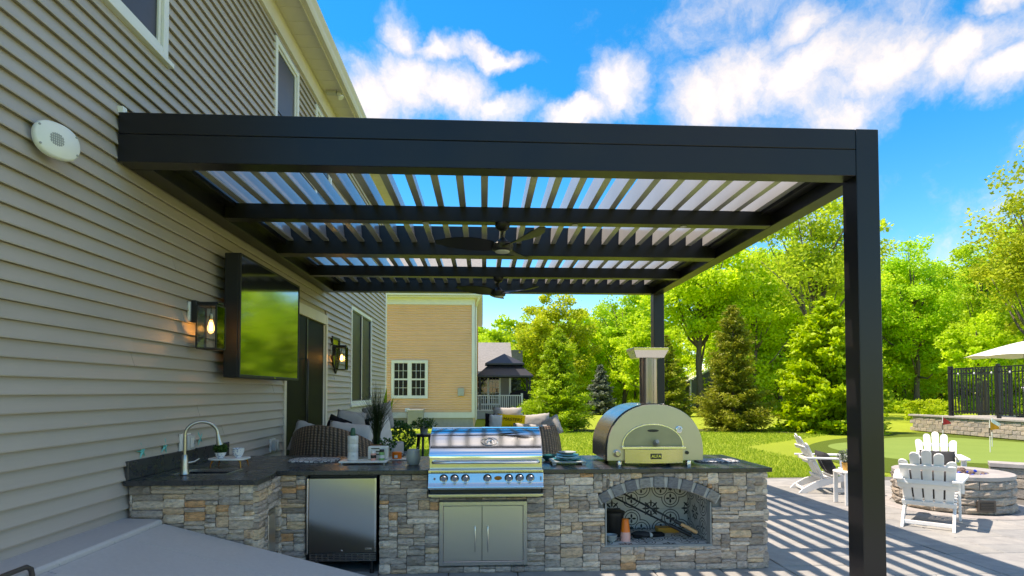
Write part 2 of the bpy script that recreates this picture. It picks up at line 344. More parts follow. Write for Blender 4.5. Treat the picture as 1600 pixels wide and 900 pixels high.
    M['bark'] = plain('bark', (0.125,0.10,0.08), 0.95, var=0.4, scale=9, bump=0.8, bscale=18, bdist=0.03, stretch=(3,3,0.6))
    M['leaf_a'] = leafmat('spring_leaf', (0.38,0.49,0.020), (0.74,0.80,0.045), 0.55)
    M['leaf_b'] = leafmat('fresh_leaf', (0.31,0.48,0.022), (0.64,0.78,0.05), 0.55)
    M['leaf_c'] = leafmat('olive_leaf', (0.33,0.41,0.022), (0.64,0.72,0.05), 0.55)
    M['leaf_d'] = leafmat('deep_leaf', (0.26,0.38,0.02), (0.56,0.66,0.04), 0.5)
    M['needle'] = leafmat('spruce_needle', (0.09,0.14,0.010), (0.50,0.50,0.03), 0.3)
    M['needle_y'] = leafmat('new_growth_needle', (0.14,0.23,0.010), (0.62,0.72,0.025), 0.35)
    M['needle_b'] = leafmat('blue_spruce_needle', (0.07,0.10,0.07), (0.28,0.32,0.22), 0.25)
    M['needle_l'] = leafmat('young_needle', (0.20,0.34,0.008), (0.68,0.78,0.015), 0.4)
    M['plant'] = leafmat('house_plant_leaf', (0.02,0.07,0.012), (0.07,0.17,0.03), 0.3)
    M['reed'] = leafmat('dark_reed', (0.008,0.020,0.006), (0.035,0.055,0.015), 0.15)
    # metals
    M['ss'] = brushed('brushed_stainless', (0.70,0.69,0.67), 0.25, 0, 0.03)
    M['ssz'] = brushed('brushed_stainless_upright', (0.66,0.65,0.62), 0.30, 2, 0.02)
    M['fridge'] = brushed('dark_brushed_stainless', (0.50,0.50,0.48), 0.20, 0)
    M['hood'] = brushed('polished_stainless', (0.86,0.86,0.86), 0.10, 0, 0.02)
    M['face'] = plain('satin_sage_steel', (0.47,0.44,0.40), 0.34, metal=0.75, var=0.04, scale=3)
    M['shell'] = brushed('oven_shell_steel', (0.52,0.47,0.44), 0.24, 1, 0.03)
    M['flue'] = brushed('flue_steel', (0.27,0.225,0.20), 0.25, 2, 0.03)
    M['chrome'] = plain('chrome', (0.75,0.75,0.75), 0.10, metal=1.0, var=0.02)
    M['nickel'] = plain('brushed_nickel', (0.42,0.40,0.37), 0.30, metal=1.0, var=0.05)
    M['firebrick'] = plain('oven_door_ceramic', (0.34,0.32,0.17), 0.55, var=0.12)
    M['amber'] = plain('amber_badge', (0.55,0.22,0.03), 0.25, metal=0.6)
    q = NT('warm_filament'); q.b.inputs['Emission Color'].default_value = (1.0,0.52,0.16,1); q.b.inputs['Emission Strength'].default_value = 40; q.set(color=(1,0.7,0.3)); M['filament'] = q.m
    q = NT('bulb_glass'); tb = q.n('ShaderNodeBsdfTransparent'); tb.inputs[0].default_value = (1.0,0.86,0.62,1); em = q.n('ShaderNodeEmission'); em.inputs[0].default_value = (1.0,0.55,0.18,1); em.inputs[1].default_value = 0.9; ad = q.n('ShaderNodeAddShader'); q.l(tb.outputs[0], ad.inputs[0]); q.l(em.outputs[0], ad.inputs[1]); q.l(ad.outputs[0], q.out.inputs[0]); M['bulb'] = q.m
    # fabrics and wicker
    def fabric(name, c, v=0.06): return plain(name, c, 0.95, var=v, scale=14, bump=0.3, bscale=420, bdist=0.002, spec=0.1)
    M['fab_grey'] = fabric('grey_linen', (0.40,0.385,0.365)); M['fab_white'] = fabric('off_white_linen', (0.62,0.60,0.57)); M['fab_yellow'] = fabric('yellow_canvas', (1.0,0.60,0.010)); M['fab_char'] = fabric('charcoal_fabric', (0.045,0.046,0.048), 0.15); M['fab_black'] = fabric('black_fabric', (0.015,0.015,0.017)); M['fab_cream'] = fabric('umbrella_canvas', (0.72,0.69,0.62))
    q = NT('brown_wicker'); tc = q.n('ShaderNodeTexCoord'); mp = q.n('ShaderNodeMapping'); q.l(tc.outputs['UV'], mp.inputs[0])
    w1 = q.n('ShaderNodeTexWave', wave_type='BANDS', bands_direction='X'); w1.inputs['Scale'].default_value = 1.0; w2 = q.n('ShaderNodeTexWave', wave_type='BANDS', bands_direction='Y'); w2.inputs['Scale'].default_value = 1.0
    for a_, b_ in ((w1, (11,1,1)), (w2, (1,11,1))):
        mpp = q.n('ShaderNodeMapping'); mpp.inputs['Scale'].default_value = b_; q.l(tc.outputs['UV'], mpp.inputs[0]); q.l(mpp.outputs[0], a_.inputs[0]); a_.inputs['Distortion'].default_value = 0.6
    nn = q.noise(16, 4); wv = q.math('MULTIPLY', w1.outputs['Fac'], q.math('ADD', q.math('MULTIPLY', w2.outputs['Fac'], 0.6), 0.4))
    c = q.mix(q.ramp(wv, [(0.0, (0,0,0)), (0.6, (1,1,1))]), (0.05,0.034,0.023), q.ramp(nn, [(0.3, (0.19,0.125,0.08)), (0.7, (0.32,0.22,0.145))])); q.set(color=c, rough=0.55, spec=0.4); q.bump(wv, 0.9, 0.012); M['wicker'] = q.m
    M['hdpe'] = plain('white_poly_lumber', (0.80,0.80,0.785), 0.45, var=0.03, scale=5, bump=0.05, bscale=150)
    # yellow house, grey house
    M['ysiding'] = plain('tan_vinyl', (0.86,0.56,0.33), 0.6, var=0.05, scale=1.2)
    M['gsiding'] = plain('grey_vinyl', (0.20,0.19,0.18), 0.65, var=0.06)
    q = NT('asphalt_shingle'); bt = q.n('ShaderNodeTexBrick'); tc = q.n('ShaderNodeTexCoord'); q.l(tc.outputs['Object'], bt.inputs[0]); bt.inputs['Scale'].default_value = 3.2; bt.inputs['Color1'].default_value = (0.19,0.185,0.18,1); bt.inputs['Color2'].default_value = (0.27,0.26,0.255,1); bt.inputs['Mortar'].default_value = (0.12,0.12,0.12,1); bt.inputs['Mortar Size'].default_value = 0.012
    nn = q.noise(9, 5, 0.7); q.set(color=q.mix(0.5, bt.outputs['Color'], q.ramp(nn, [(0.3, (0.15,)*3), (0.7, (0.31,0.30,0.29))])), rough=0.95); M['shingle'] = q.m
    M['gazebo'] = plain('gazebo_steel_roof', (0.045,0.046,0.055), 0.35, metal=0.3, var=0.1)
    M['cedar'] = plain('weathered_shed_siding', (0.17,0.165,0.16), 0.9, var=0.2, scale=6, stretch=(1,1,6))
    M['acgrey'] = plain('condenser_grey', (0.40,0.41,0.40), 0.6)
    # small things
    M['teal'] = plain('teal_glaze', (0.03,0.22,0.22), 0.2, var=0.15); M['aqua'] = plain('aqua_resin', (0.12,0.52,0.48), 0.6, var=0.1); M['lblue'] = plain('pale_blue_glaze', (0.42,0.58,0.66), 0.2, var=0.12)
    M['wood'] = plain('pale_wood', (0.55,0.32,0.14), 0.5, var=0.2, scale=10, stretch=(1,8,8)); M['orange'] = plain('orange_plastic', (0.95,0.20,0.008), 0.35, var=0.05); M['pink'] = plain('pink_plastic', (0.85,0.42,0.34), 0.35, var=0.05); M['oboard'] = plain('ochre_wood', (0.50,0.24,0.03), 0.45, var=0.15)
    M['marble'] = plain('white_marble', (0.76,0.76,0.74), 0.25, var=0.06, scale=7); M['enamel'] = plain('white_enamel', (0.72,0.71,0.69), 0.3, var=0.03); M['greenplastic'] = plain('green_bottle_cap', (0.02,0.10,0.06), 0.4); M['labelgreen'] = plain('green_label', (0.20,0.42,0.14), 0.5); M['candle'] = plain('grey_ceramic', (0.36,0.40,0.40), 0.30, var=0.06)
    M['terra'] = plain('terracotta', (0.42,0.19,0.08), 0.8); M['potgrey'] = plain('grey_stone_pot', (0.34,0.33,0.32), 0.8, var=0.15, bump=0.3); M['ochrepot'] = plain('ochre_pot', (0.55,0.30,0.06), 0.6)
    q = NT('blue_china'); v = q.n('ShaderNodeTexVoronoi'); tc = q.n('ShaderNodeTexCoord'); q.l(tc.outputs['Object'], v.inputs['Vector']); v.inputs['Scale'].default_value = 70; q.set(color=q.ramp(v.outputs['Distance'], [(0.30, (0.10,0.16,0.38)), (0.42, (0.74,0.76,0.78))]), rough=0.15); M['china'] = q.m
    q = NT('woven_pattern'); f = q.noise(38, 2, vec=None); v = q.n('ShaderNodeTexVoronoi'); v.feature = 'DISTANCE_TO_EDGE'; tc = q.n('ShaderNodeTexCoord'); q.l(tc.outputs['Object'], v.inputs['Vector']); v.inputs['Scale'].default_value = 22; q.set(color=q.ramp(v.outputs['Distance'], [(0.07, (0.10,0.10,0.115)), (0.13, (0.55,0.55,0.54))]), rough=0.9); M['mat'] = q.m
    M['lava'] = plain('lava_rock', (0.20,0.135,0.115), 0.95, var=0.4, scale=30, bump=0.8); M['bglass'] = plain('blue_fire_glass', (0.02,0.05,0.42), 0.15, var=0.3)
    M['flag_red'] = plain('red_nylon', (0.55,0.02,0.02), 0.7); M['flag_or'] = plain('orange_nylon', (0.80,0.30,0.01), 0.7); M['flag_wh'] = plain('white_nylon', (0.8,0.8,0.8), 0.7)
    M['loungew'] = plain('pale_sling_fabric', (0.60,0.60,0.60), 0.8)
    # patterned cement tile, mirrored from tile to tile
    for key, ax in (('tile_xz', (0,2)), ('tile_yz', (1,2)), ('tile_xy', (0,1))):
        q = NT('cement_'+key); geo = q.n('ShaderNodeNewGeometry'); sp = q.n('ShaderNodeSeparateXYZ'); q.l(geo.outputs['Position'], sp.inputs[0]); T = 0.2
        org = (1.09, 5.72, 0.222)
        def pp(i):
            n = q.n('ShaderNodeMath', operation='PINGPONG'); q.l(q.math('SUBTRACT', sp.outputs[i], org[i]), n.inputs[0]); n.inputs[1].default_value = T; return q.math('DIVIDE', n.outputs[0], T)
        u = pp(ax[0]); v = pp(ax[1])
        def dist(cu, cv):
            a = q.math('SUBTRACT', u, cu); b = q.math('SUBTRACT', v, cv); return q.math('SQRT', q.math('ADD', q.math('MULTIPLY', a, a), q.math('MULTIPLY', b, b))), q.math('ARCTAN2', b, a)
        def ring(d, r_, wd): return q.math('LESS_THAN', q.math('ABSOLUTE', q.math('SUBTRACT', d, r_)), wd)
        def petal(d, a, n_, r0, amp): return q.math('LESS_THAN', d, q.math('ADD', r0, q.math('MULTIPLY', q.math('COSINE', q.math('MULTIPLY', a, n_)), amp)))
        ink = None
        d1, a1 = dist(0, 0.5); d2, a2 = dist(0.5, 0); d3, a3 = dist(1, 1); d4, a4 = dist(0, 0); dm = q.math('MINIMUM', d1, d2)
        for e in (ring(dm, 0.44, 0.022), q.math('MULTIPLY', ring(dm, 0.31, 0.02), 1.0), q.math('MULTIPLY', petal(d1, a1, 4, 0.13, 0.10), q.math('GREATER_THAN', d1, 0.04)), q.math('MULTIPLY', petal(d2, a2, 4, 0.13, 0.10), q.math('GREATER_THAN', d2, 0.04)), q.math('MULTIPLY', ring(d3, 0.30, 0.022), q.math('GREATER_THAN', dm, 0.44)), q.math('MULTIPLY', petal(d3, a3, 8, 0.24, 0.20), q.math('GREATER_THAN', d3, 0.10)), petal(d4, a4, 8, 0.10, 0.05)):
            ink = e if ink is None else q.math('MAXIMUM', ink, e)
        q.set(color=q.mix(ink, (0.60,0.59,0.55), (0.012,0.012,0.013)), rough=0.45); M[key] = q.m
make_materials()
# ================================================================== ground
def ground():
    mb = MB(); n = 60; S = 900
    mb.add([(-S,-S,-0.03),(S,-S,-0.03),(S,S,-0.03),(-S,S,-0.03)], [(0,1,2,3)])
    tag(mb.build('lawn', M['lawn']), kind='structure')
    pt = MB(); pt.prism([(-2.82,1.8),(11,1.8),(11,5.6),(8.5,7.6),(7.9,8.5),(8.1,10.5),(-2.82,10.5)], 'xy', -0.15, -0.010)
    tag(MB().box(-2.8, 11, 1.8, 4.24, -0.009, -0.003).build('front_terrace', M['paver']), kind='structure')
    patio = tag(pt.build('patio', M['joint']), kind='structure')
    # slabs laid in a random modular bond on a 0.3 m module
    c = 0.305; X0, Y0 = -2.75, 4.25; nx, ny = 38, 20
    occ = np.zeros((ny, nx), bool); sizes = [(2,1),(2,2),(3,2),(3,1),(2,2),(3,2),(4,2)]
    cache = {}
    def inside(x, y):
        if x > 8.1 and y > 8.0: return False
        if x > 7.9 and y > 7.6: return False
        return x + (y-7.0)*0.8 < 9.4
    for j in range(ny):
        for i in range(nx):
            if occ[j,i]: continue
            run = 0
            while i+run < nx and not occ[j,i+run] and run < 4: run += 1
            wn, hn = random.choice(sizes)
            if run - wn == 1: wn = run
            wn = min(wn, run); hn = min(hn, ny-j); occ[j:j+hn, i:i+wn] = True
            cx, cy = X0+(i+wn/2)*c, Y0+(j+hn/2)*c
            if not inside(cx, cy): continue
            k = (wn, hn)
            if k not in cache:
                a, b = wn*c/2-0.005, hn*c/2-0.005
                me = MB().box(-a, a, -b, b, -0.05, 0).mesh('paver', bevel=0.006); me.materials.append(M['paver']); cache[k] = me
            link('paver', cache[k], patio, loc=(cx, cy, random.uniform(-0.0025, 0.0015)))
    # turf fringe and putting green
    def poly(pts, name, m, z0, z1, sm=4):
        q = [Vector((*p, 0)) for p in pts]
        for _ in range(sm):
            r_ = []
            for i in range(len(q)):
                a, b = q[i], q[(i+1) % len(q)]; r_ += [a*0.75+b*0.25, a*0.25+b*0.75]
            q = r_
        return tag(MB().prism([(p.x, p.y) for p in q], 'xy', z0, z1).build(name, m), kind='structure')
    poly([(8.15,10.9),(8.3,8.9),(9.3,7.8),(13,6.5),(17.6,9),(17.75,18),(17.7,23.0),(14.6,20.6),(11.6,18.8),(9.2,16.2),(7.9,12.6)], 'turf_fringe', M['fringe'], -0.05, -0.012)
    poly([(10.3,17.0),(9.6,14.8),(10.0,12.6),(11.3,12.4),(12.6,11.3),(15.2,11.6),(17.3,13.8),(17.3,17.0),(16.4,19.9),(14.5,19.6),(12.6,18.2)], 'putting_green', M['green'], -0.05, -0.006)
    for x, y, a, b in ((3.3,23.7,2.6,0.7),(10.4,23.5,2.7,0.75),(13.9,22.3,2.3,0.7),(7,24.1,2.2,0.22)):
        tag(MB().prism([(x+a*math.cos(t*PI/16)*random.uniform(.93,1.07), y+b*math.sin(t*PI/16)*random.uniform(.9,1.1)) for t in range(32)], 'xy', -0.05, -0.012).build('mulch_bed', M['mulch']), kind='structure')
ground()

# ================================================================== main house
WX = -2.8
def house():
    H = thing('shingled_house', 'house clad in grey-beige clapboard siding that the black pergola is attached to', 'house', (WX, 7, 0))
    def P(o): o.matrix_parent_inverse = H.matrix_world.inverted() if False else Matrix.Translation((-WX, -7, 0)); return o
    core = MB().box(-11, WX-0.02, 1.3, 16.35, -0.1, 6.80)
    wall = P(core.build('wall', M['siding'], H))
    ops = [(3.25,5.05,4.50,6.36), (7.60,8.55,4.52,6.36), (9.42,10.4,4.52,6.36), (8.05,10.22,-0.1,2.95), (12.05,14.22,1.33,3.42)]
    # overlapping courses, each length of vinyl its own piece
    ch = 0.1115; z = 0.02; course = 0
    while z < 6.44:
        z1 = min(z+ch, 6.46); cuts = [(1.3, 16.22)]
        for (a, b, c, d) in ops:
            if z1 > c+0.01 and z < d-0.01:
                nw = []
                for (s, e) in cuts:
                    if b <= s or a >= e: nw.append((s, e)); continue
                    if a > s: nw.append((s, a))
                    if b < e: nw.append((b, e))
                cuts = nw
        off = [0.8, 2.6, 1.7, 3.3][course//2 % 4] + (course//2*0.37) % 0.9
        for (s, e) in cuts:
            js = [s]; q = s
            while True:
                q = -2.5+off+6.1*math.ceil((q+0.35+2.5-off)/6.1)
                if q > e-0.35: break
                js.append(q)
            js.append(e)
            for k in range(len(js)-1):
                dx = 0.0015*((k+course) % 2); a, b = js[k], js[k+1] - (0.003 if k < len(js)-2 else 0)
                pr = [(WX-0.018,z1+0.012),(WX-0.004+dx,z1+0.001),(WX+0.021+dx,z+0.030),(WX+0.029+dx,z+0.008),(WX+0.027+dx,z),(WX-0.008,z+0.012),(WX-0.018,z+0.004)]
                m = MB(); n = len(pr)
                m.add([(p[0],a,p[1]) for p in pr]+[(p[0],b,p[1]) for p in pr], [tuple(range(n)), tuple(reversed(range(n,2*n)))]+[(i,i+n,(i+1)%n+n,(i+1)%n) for i in range(n)])
                o = m.build('siding_plank', M['siding'], wall)
        z += ch; course += 1
    for o in wall.children: pass
    def win(y0, y1, z0, z1, mull=True, sash='M'):
        fw = 0.075; f = MB(); x0, x1 = WX-0.018, WX+0.035
        f.box(x0, x1, y0, y0+fw, z0, z1); f.box(x0, x1, y1-fw, y1, z0, z1); f.box(x0, x1-0.002, y0+fw, y1-fw, z1-fw, z1); f.box(x0, x1-0.002, y0+fw, y1-fw, z0, z0+fw)
        wn = P(f.build('window', M['trim'], H, bevel=0.004))
        MB().box(x0, WX+0.06, y0-0.05, y1+0.05, z0-0.045, z0-0.002).build('sill', M['trim'], wn, bevel=0.004)
        iy0, iy1, iz0, iz1 = y0+fw, y1-fw, z0+fw, z1-fw
        ns = 2 if mull else 1
        for k in range(ns):
            a = iy0+(iy1-iy0)*k/ns+0.006; b = iy0+(iy1-iy0)*(k+1)/ns-0.006
            s = MB(); q = 0.035
            s.box(x0+0.004, WX+0.012, a, a+q, iz0+.004, iz1-.004); s.box(x0+0.004, WX+0.012, b-q, b, iz0+.004, iz1-.004); s.box(x0+0.004, WX+0.010, a+q, b-q, iz1-q, iz1-.004); s.box(x0+0.004, WX+0.010, a+q, b-q, iz0+.004, iz0+q)
            s.build('sash', M['screen'] if sash == 'D' else M['trim'], wn, bevel=0.003)
            MB().box(x0+0.002, WX-0.006, a+q, b-q, iz0+q, iz1-q).build('pane', M['glass'] if sash == 'G' else M['screen'], wn)
            if sash == 'M': MB().box(x0+.005, WX+0.004, a+q+.001, b-q-.001, (iz0+iz1)/2-0.02, (iz0+iz1)/2+0.02).build('meeting_rail', M['screen'], wn)
        return wn
    win(*ops[0], mull=True); win(*ops[1], mull=False); win(*ops[2], mull=False)
    wn = win(*ops[4], mull=True, sash='D'); MB().box(WX-0.018, WX+0.02, 13.10, 13.17, 1.41, 3.34).build('mullion', M['cream'], wn)
    # sliding door
    y0, y1, z0, z1 = ops[3]; f = MB(); x0 = WX-0.018
    f.box(x0, WX+0.04, y0, y0+0.09, 0, z1); f.box(x0, WX+0.04, y1-0.09, y1, 0, z1); f.box(x0, WX+0.038, y0+.09, y1-.09, z1-0.17, z1)
    d = P(f.build('sliding_door', M['cream'], H, bevel=0.004))
    for k in (0, 1):
        a = y0+0.09+k*0.98; b = a+1.0; xx = WX+0.004+0.012*(1-k)
        MB().box(xx-0.016, xx-0.004, a, b, 0.05, z1-0.175).build('pane', M['doorscreen'], d)
        s = MB(); s.box(xx-0.02, xx+0.006, a, a+0.05, 0.04, z1-0.18); s.box(xx-0.02, xx+0.006, b-0.05, b, 0.04, z1-0.18); s.build('stile', M['cream'] if k else M['screen'], d, bevel=0.003)
    hd = MB().tube([(WX+0.02,9.05,1.0),(WX+0.05,9.05,1.03),(WX+0.05,9.05,2.1),(WX+0.02,9.05,2.13)], 0.012, 8); hd.build('handle', M['screen'], d, smooth=True)
    # corner board, frieze, soffit, fascia, gutter, roof
    P(MB().box(WX-0.02, WX+0.03, 16.20, 16.37, 0, 6.46).build('corner_board', M['trim'], H, bevel=0.005))
    P(MB().box(WX-0.02, WX+0.045, 1.3, 16.37, 6.46, 6.74).build('frieze', M['cream'], H, bevel=0.004))
    P(MB().box(-11, -2.42, 1.0, 16.7, 6.765, 6.80).build('soffit_deck', M['cream'], H))
    pm = MB().box(-0.178, 0.178, -0.148, 0.148, -0.011, 0).mesh('soffit_panel', bevel=0.004); pm.materials.append(M['cream'])
    so_ = P(MB().box(WX+0.045, -2.42, 1.3, 16.37, 6.757, 6.766).build('soffit', M['cream'], H))
    for k in range(50): link('soffit_panel', pm, so_, loc=((WX+0.045-2.42)/2, 1.45+k*0.3, 6.757))
    P(MB().box(-2.42, -2.40, 1.0, 16.7, 6.70, 7.0).build('fascia', M['cream'], H))
    g = [(-2.398,6.72),(-2.33,6.72),(-2.31,6.76),(-2.30,6.80),(-2.265,6.86),(-2.265,6.89),(-2.285,6.89),(-2.285,6.87),(-2.32,6.80),(-2.345,6.74),(-2.398,6.74)]
    P(MB().prism(g, 'xz', 1.0, 16.7).build('gutter', M['cream'], H))
    rf = MB().prism([(-2.40,6.90),(-2.36,6.95),(-7.4,9.9),(-12.5,6.95),(-12.4,6.90),(-7.4,9.7)], 'xz', 0.9, 16.8)
    P(rf.build('roof', M['shingle'], H))
    for y in (7.05, 9.75):
        o = P(MB().box(-2.70, -2.53, y-0.05, y+0.05, 6.70, 6.745).build('soffit_light', M['vent'], H, bevel=0.004))
        MB().lathe([(0.03,0),(0.035,0.02),(0.055,0.09),(0.05,0.10)], 16, (-2.50,y,6.72), RY(R(150))).build('lamp_head', M['pwhite'], o, smooth=True)
    return H
house()

# ------------------------------------------------------------------ things on the house wall
def wall_things():
    # oval white speaker on a bracket
    s = thing('wall_speaker', 'white oval speaker plate screwed to the grey siding near the left edge', 'speaker', (WX+0.02, 3.72, 3.17))
    tilt = RZ(R(-24)) @ RY(R(-6))
    pts = []
    for k in range(40):
        t = 2*PI*k/40; cx = math.copysign(abs(math.cos(t))**0.80, math.cos(t))*0.135; cz = math.copysign(abs(math.sin(t))**0.92, math.sin(t))*0.118; pts.append((cx, cz))
    m = MB(); n = len(pts)
    rings = [(0.86,0.0),(0.98,0.008),(1.0,0.024),(0.97,0.038),(0.90,0.046)]; vs = []; fs = []
    for sc_, dx in rings: vs += [tilt @ Vector((dx+0.075, p[0]*sc_, p[1]*sc_)) for p in pts]
    for i in range(len(rings)-1):
        for k in range(n): fs.append((i*n+k, i*n+(k+1)%n, (i+1)*n+(k+1)%n, (i+1)*n+k))
    fs += [tuple(reversed(range(n))), tuple((len(rings)-1)*n+k for k in range(n))]
    body = m.add(vs, fs).build('housing', M['pwhite'], s, smooth=True, angle=50)
    g = MB()
    for i in range(7):
        a = (i-3)*0.011; l_ = math.sqrt(max(0, 0.042**2-a*a)); g.obox(tilt @ Vector((0.1225, a-0.01, 0.0)), (0.003, 0.005, 2*l_), tilt)
    for i in range(5):
        a = (i-2)*0.016; l_ = math.sqrt(max(0, 0.042**2-a*a)); g.obox(tilt @ Vector((0.1228, -0.01, a)), (0.003, 2*l_, 0.004), tilt)
    g.build('grille', M['grille'], body)
    for a, b in ((-0.105,0.06),(-0.105,-0.06),(0.105,0.06),(0.105,-0.06)):
        MB().lathe([(0.007,0),(0.007,0.004)], 10, tilt @ Vector((0.120,a,b)), tilt @ RY(R(90))).build('screw', M['grille'], s)
    MB().lathe([(0.06,-0.01),(0.06,0.05),(0.045,0.08)], 20, (0,0,0), RY(R(90))).build('bracket', M['vent'], s, smooth=True)
    # television in its deep outdoor casing
    t = thing('television', 'large black outdoor television on the siding reflecting green trees', 'television', (-2.6, 6.92, 1.77))
    y0, y1, z0, z1 = 5.98-6.92, 7.86-6.92, -0.02, 1.27
    MB().box(-0.075, 0.07, y0, y1, z0, z1).build('casing', M['tvbody'], t, bevel=0.008)
    b = MB(); xa, xb, q = 0.0705, 0.092, 0.022
    b.box(xa, xb, y0, y0+q, z0, z1); b.box(xa, xb, y1-q, y1, z0, z1); b.box(xa, xb-0.001, y0+q, y1-q, z1-q, z1); b.box(xa, xb-0.001, y0+q, y1-q, z0, z0+0.032); b.build('bezel', M['bplastic'], t, bevel=0.003)
    MB().box(0.0705, 0.084, y0+q+.0005, y1-q-.0005, z0+0.0325, z1-q-.0005).build('screen', M['tv'], t)
    MB().box(0.0905, 0.0945, 0.02, 0.08, z0+0.010, z0+0.022).build('badge', M['chrome'], t)
    MB().box(-0.19, -0.076, -0.35, 0.35, 0.35, 0.9).build('wall_mount', M['black'], t, bevel=0.01)
    # lanterns
    def lantern(y, label):
        L_ = thing('wall_lantern', label, 'lantern', (WX+0.015, y, 2.30), group='lit black wall lanterns')
        MB().box(0, 0.025, -0.075, 0.075, -0.03, 0.15).build('mounting_block', M['pwhite'], L_, bevel=0.004)
        MB().box(0.026, 0.075, -0.06, 0.06, -0.045, 0.165).build('back_plate', M['black'], L_, bevel=0.005)
        f = MB(); xa, xb, ya, yb, za, zb = 0.095, 0.275, -0.09, 0.09, -0.29, 0.115; q = 0.012
        for x in (xa, xb):
            for yy in (ya, yb): f.box(x-q/2, x+q/2, yy-q/2, yy+q/2, za, zb)
        for z in (za, zb):
            for x in (xa, xb): f.box(x-q/2+.001, x+q/2-.001, ya+q/2, yb-q/2, z-q/2, z+q/2)
            for yy in (ya, yb): f.box(xa+q/2, xb-q/2, yy-q/2+.001, yy+q/2-.001, z-q/2, z+q/2)
        f.build('cage', M['black'], L_)
        MB().box(xa-0.03, xb+0.0, -0.055, 0.055, zb+0.018, zb+0.038).build('top_arm', M['black'], L_, bevel=0.003)
        MB().box(xa+.007, xb-.007, ya+.007, yb-.007, zb-0.004, zb+0.012).build('roof_plate', M['black'], L_)
        for k, (a, b, c, d) in enumerate(((xa,xa,ya,yb),(xb,xb,ya,yb),(xa,xb,ya,ya),(xa,xb,yb,yb))):
            g = MB(); e = 0.0015
            if a == b: g.box(a-e, a+e, c+q/2, d-q/2, za+q/2, zb-q/2)
            else: g.box(a+q/2, b-q/2, c-e, c+e, za+q/2, zb-q/2)
            g.build('glass_pane', M['clear'], L_)
        cx = (xa+xb)/2
        MB().tube([(cx,0,zb),(cx,0,0.03)], 0.006, 8).build('stem', M['black'], L_)
        sk = MB().lathe([(0.016,0.045),(0.018,0.0),(0.014,-0.015)], 14, (cx,0,0)).build('socket', M['nickel'], L_, smooth=True)
        bu = MB().lathe([(0.012,-0.015),(0.020,-0.04),(0.031,-0.085),(0.030,-0.11),(0.018,-0.135),(0.002,-0.142)], 16, (cx,0,0)).build('bulb', M['bulb'], L_, smooth=True)
        fl = MB()
        for k in range(4):
            a = k*PI/2+0.4; fl.tube([(cx+0.006*math.cos(a),0.006*math.sin(a),-0.04),(cx+0.012*math.cos(a),0.012*math.sin(a),-0.11)], 0.0022, 6)
        fl.build('filament', M['filament'], bu)
        ld = bpy.data.lights.new('lantern_light', 'POINT'); ld.energy = 0.4; ld.color = (1.0,0.55,0.22); ld.shadow_soft_size = 0.03
        lo = bpy.data.objects.new('lantern_light', ld); COL.objects.link(lo); lo.parent = L_; lo.location = (cx, 0, -0.08)
    lantern(5.55, 'lit black wall lantern with glass panes to the left of the television')
    lantern(10.55, 'lit black wall lantern between the sliding door and the twin window')
    # shield mirror under the far lantern
    s = thing('wall_mirror', 'small pointed shield-shaped mirror in a dark frame below the far lantern', 'mirror', (WX+0.02, 10.78, 2.2))
    out = [(-0.27,0.42),(0.27,0.42),(0.27,0.05),(0.20,-0.10),(0.0,-0.26),(-0.20,-0.10),(-0.27,0.05)]; inn = [(a*0.86, b*0.86+0.015) for a, b in out]
    n = len(out); m = MB(); m.add([(0.0,a,b) for a,b in out]+[(0.03,a,b) for a,b in out]+[(0.03,a,b) for a,b in inn]+[(0.0,a,b) for a,b in inn], [(i,(i+1)%n,(i+1)%n+n,i+n) for i in range(n)]+[(i+n,(i+1)%n+n,(i+1)%n+2*n,i+2*n) for i in range(n)]+[(i+2*n,(i+1)%n+2*n,(i+1)%n+3*n,i+3*n) for i in range(n)])
    m.build('frame', M['black'], s); MB().prism(inn, 'yz', 0.006, 0.012).build('mirror_glass', M['chrome'], s)
    # outlets
    for y, z, lab in ((5.46,1.13,'grey outdoor outlet box in its white surround above the sink backsplash'), (7.66,0.90,'white covered outlet box low on the siding beside the wicker sofa')):
        o = thing('outlet_box', lab, 'outlet', (WX+0.016, y, z))
        MB().box(0, 0.022, -0.10, 0.08, -0.085, 0.085).build('surround', M['pwhite'], o, bevel=0.004)
        MB().box(0.0225, 0.075, -0.065, 0.055, -0.07, 0.07).build('cover', M['vent'], o, bevel=0.008)
        MB().box(0.0755, 0.080, -0.03, 0.02, -0.045, 0.045).build('faceplate', M['pwhite'], o, bevel=0.002)
        MB().box(0.0755, 0.084, 0.03, 0.045, -0.02, 0.02).build('latch', M['grille'], o)
    # aqua starfish
    for k, (y, z, a, lab) in enumerate(((4.80,1.115,12,'aqua starfish nearest the left end of the backsplash'),(5.13,1.125,-8,'aqua starfish in the middle, left of the outlet box'),(5.74,1.145,20,'aqua starfish right of the faucet, farthest along the backsplash'))):
        p = []
        for i in range(10):
            t = R(90+a+36*i); r_ = 0.078 if i % 2 == 0 else 0.016; p.append((r_*math.cos(t), r_*math.sin(t)))
        m = MB(); m.add([(0.004,*q) for q in p]+[(0.022,0,0),(0.0,0,0)], [(i,(i+1)%10,10) for i in range(10)]+[((i+1)%10,i,11) for i in range(10)])
        o = m.build('starfish', M['aqua']); o.location = (WX+0.012, y, z); tag(o, lab, 'starfish', 'aqua starfish along the backsplash')
wall_things()

